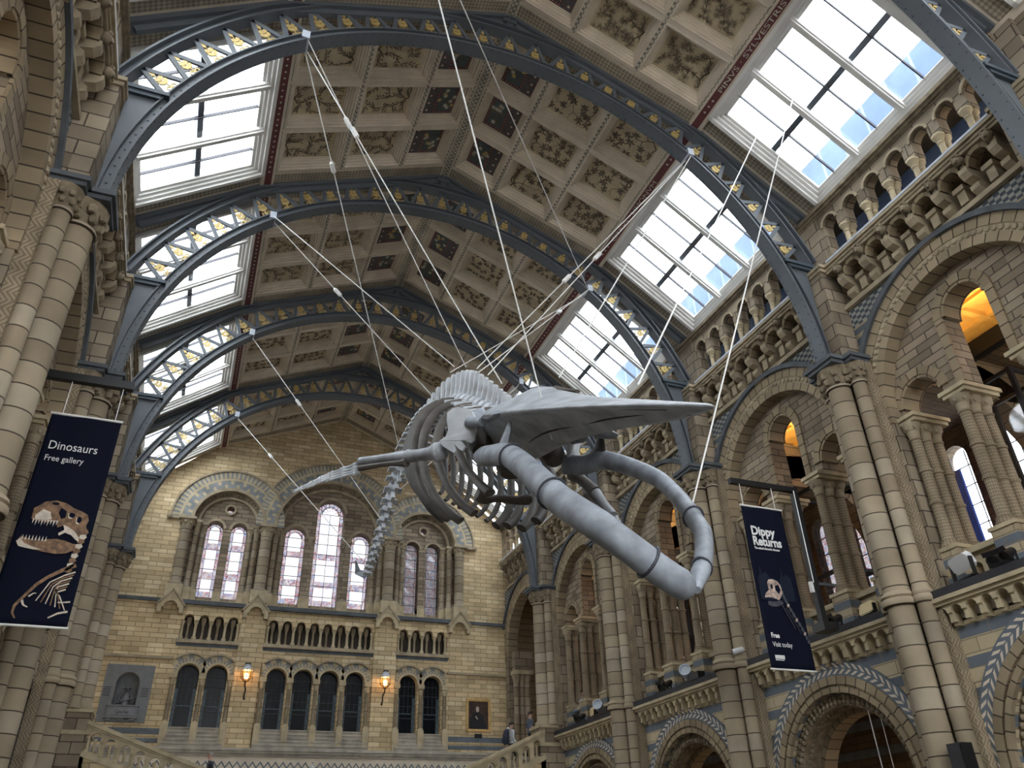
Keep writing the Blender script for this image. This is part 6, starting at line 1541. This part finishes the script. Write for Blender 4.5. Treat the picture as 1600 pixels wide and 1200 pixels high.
figure('person', 'grey-haired man in a navy jacket on the left staircase flight', (1.2, 33.0, 3.72), rad(-75), 1.76, 'jacket_n', 'trouser', 'hair_g', 'step')
figure('person', 'dark-haired man in a blue-grey T-shirt climbing at the top of the right stairs', (13.28, 32.0, 5.36), rad(95), 1.76, 'shirt_g', 'trouser', 'hair', 'step')
t, bo, W = figure('person', 'person in a white hooded jacket on the right stairs, wearing a backpack', (12.55, 32.3, 5.02), rad(100), 1.72, 'jacket_w', 'trouser', 'hair', 'step')
b = MB(); b.tube([W(0, .13, 1.44), W(0, .15, 1.36), W(0, .17, 1.48), W(0, .12, 1.52)], [.07, .11, .08, .03], 8); b.build('hood', ['jacket_w'], bo, True)
bp = thing('backpack', 'navy backpack on the back of the person in the white jacket', 'backpack', W(0, .2, 1.2))
b = MB(); b.tube([W(0, .24, .88), W(0, .27, .98), W(0, .27, 1.2), W(0, .24, 1.38), W(0, .21, 1.44)], [(.15, .09), (.17, .13), (.17, .12), (.15, .1), (.09, .06)], 12, 0, (1, 0, .01)); b.build('bag', ['pack'], bp, True)
b = MB(); b.tube([W(0, .38, .92), W(0, .40, 1.0), W(0, .39, 1.14)], [(.12, .04), (.13, .05), (.11, .04)], 10, 0, (1, 0, .01)); b.build('pocket', ['pack'], bp, True)
for s in (-1, 1): b = MB(); b.tube([W(.1 * s, .18, 1.42), W(.12 * s, .04, 1.50), W(.13 * s, -.13, 1.36), W(.14 * s, -.06, 1.1), W(.12 * s, .16, 1.0)], [(.03, .008)] * 5, 6); b.build('strap', ['black'], bp)
figure('person', 'visitor in a light blue shirt leaning at the gallery rail near the far end', (14.55, 29.55, 5.85), rad(-75), 1.70, 'shirt_b', 'trouser', 'hair', 'rail')
# white marble seated statue, only the crown of its head reaches the frame
t, bo, W = figure('statue', 'white marble statue on the landing, only its head top showing at the bottom', (5.02, 34.3, 3.45), 0, 1.84, 'marble', 'marble', 'marble', 'stand', 'marble', cat_='statue', one='marble')
b = MB(); b.box(I3, 4.5, 5.54, 33.8, 34.8, 3.0, 3.46); b.build('plinth', ['marble'], t)

# ------------------------------------------------------------------ exhibits in the right gallery
t = thing('display_board', 'bright blue display board in the gallery left of the bright window', 'display board', (17.6, 13.9, 5.85))
b = MB(); b.box(I3, 18.6, 18.68, 13.75, 15.3, 6.6, 10.6); b.build('panel', ['cyan'], t)
b = MB(); b.box(I3, 18.55, 18.75, 13.7, 15.35, 5.85, 6.6); b.build('base', ['black'], t)
for (c, nm) in ((9.125, 'nearest the camera'), (15.375, 'behind the Dippy banner'), (21.625, 'beyond the whale chin')):
    t = thing('display_case', 'tall black framed glass display case in the gallery %s' % nm, 'display case', (16.6, c, 5.85), 'gallery display cases')
    x0, x1, y0, y1 = 15.9, 17.0, c + .62, c + 2.0
    b = MB()
    for x in (x0, x1):
        for y in (y0, y1): b.box(I3, x - .05, x + .05, y - .05, y + .05, 5.85, 10.9)
    for z in (5.95, 8.3, 10.85):
        for x in (x0, x1): b.box(I3, x - .04, x + .04, y0, y1, z - .04, z + .04)
        for y in (y0, y1): b.box(I3, x0, x1, y - .04, y + .04, z - .04, z + .04)
    b.build('frame', ['black'], t)
    b = MB(); b.box(I3, x0 + .02, x0 + .03, y0, y1, 6, 10.8); b.build('glass', ['pane'], t)
    b = MB(); b.box(I3, x0 + .2, x1 - .1, y0 + .2, y1 - .2, 5.9, 6.7); b.ball((16.5, (y0 + y1) / 2, 7.3), .35, 10, 8, 0, (.8, 1, 1.5)); b.box(I3, x0 + .4, x0 + .45, y0 + .3, y0 + .6, 7.2, 7.6); b.build('exhibit', ['exhibit'], t)

# ------------------------------------------------------------------ light
w = bpy.data.worlds.new('World'); S.world = w; w.use_nodes = True; n = w.node_tree.nodes; l = w.node_tree.links
bg = n['Background']; tc = n.new('ShaderNodeTexCoord'); sx = n.new('ShaderNodeSeparateXYZ'); l.new(tc.outputs['Generated'], sx.inputs[0])
r = n.new('ShaderNodeValToRGB'); l.new(sx.outputs['Z'], r.inputs['Fac'])
r.color_ramp.elements[0].position = 0.; r.color_ramp.elements[0].color = (.55, .56, .58, 1); r.color_ramp.elements[1].position = .25; r.color_ramp.elements[1].color = (.93, .97, 1., 1)
l.new(r.outputs['Color'], bg.inputs['Color']); bg.inputs['Strength'].default_value = SKY
def lamp(kind, name, loc, e, col, size=.3, rot=None, sy=None):
    d = bpy.data.lights.new(name, kind); d.energy = e; d.color = col
    if kind == 'AREA': d.size = size; d.shape = 'RECTANGLE'; d.size_y = sy or size
    else: d.shadow_soft_size = size
    o = bpy.data.objects.new(name, d); COL.objects.link(o); o.location = loc
    if rot: o.rotation_euler = rot
    return o
for y in BAYC[:4]:
    lamp('AREA', 'gallery_uplight', (16.2, y, 12.2), GAL, (1., .68, .32), .4, (PI, 0, 0), 5.)
for y in BAYC[:4]:
    lamp('POINT', 'ground_floor_lamp', (15.6, y + 1.2, 2.0), 10, (1., .6, .28), .15)
lamp('POINT', 'left_gallery_lamp', (-6.5, 9.1, 12.2), 60, (1., .7, .4), .2)

# ------------------------------------------------------------------ camera
cam = bpy.data.cameras.new('camera'); co = bpy.data.objects.new('camera', cam); COL.objects.link(co); S.camera = co
yaw, pit, rol, F = 0.383335679, 0.552196438, -0.0291153132, 1231.71793
fwd = Vector((sin(yaw) * cos(pit), cos(yaw) * cos(pit), sin(pit))); r0 = Vector((cos(yaw), -sin(yaw), 0)); u0 = r0.cross(fwd)
rr = r0 * cos(rol) + u0 * sin(rol); uu = u0 * cos(rol) - r0 * sin(rol)
co.matrix_world = Matrix(((rr.x, uu.x, -fwd.x, 0), (rr.y, uu.y, -fwd.y, 0), (rr.z, uu.z, -fwd.z, 1.6), (0, 0, 0, 1)))
cam.sensor_fit = 'HORIZONTAL'; cam.sensor_width = 36; cam.lens = 36 * F / 1600; cam.clip_end = 300
S.view_settings.view_transform = 'Standard'; S.view_settings.look = 'None'; S.view_settings.gamma = 1; S.view_settings.use_curve_mapping = False
S.view_settings.exposure = EXPO
S.cycles.use_denoising = True
S.cycles.max_bounces = 8; S.cycles.diffuse_bounces = 5; S.cycles.transparent_max_bounces = 12
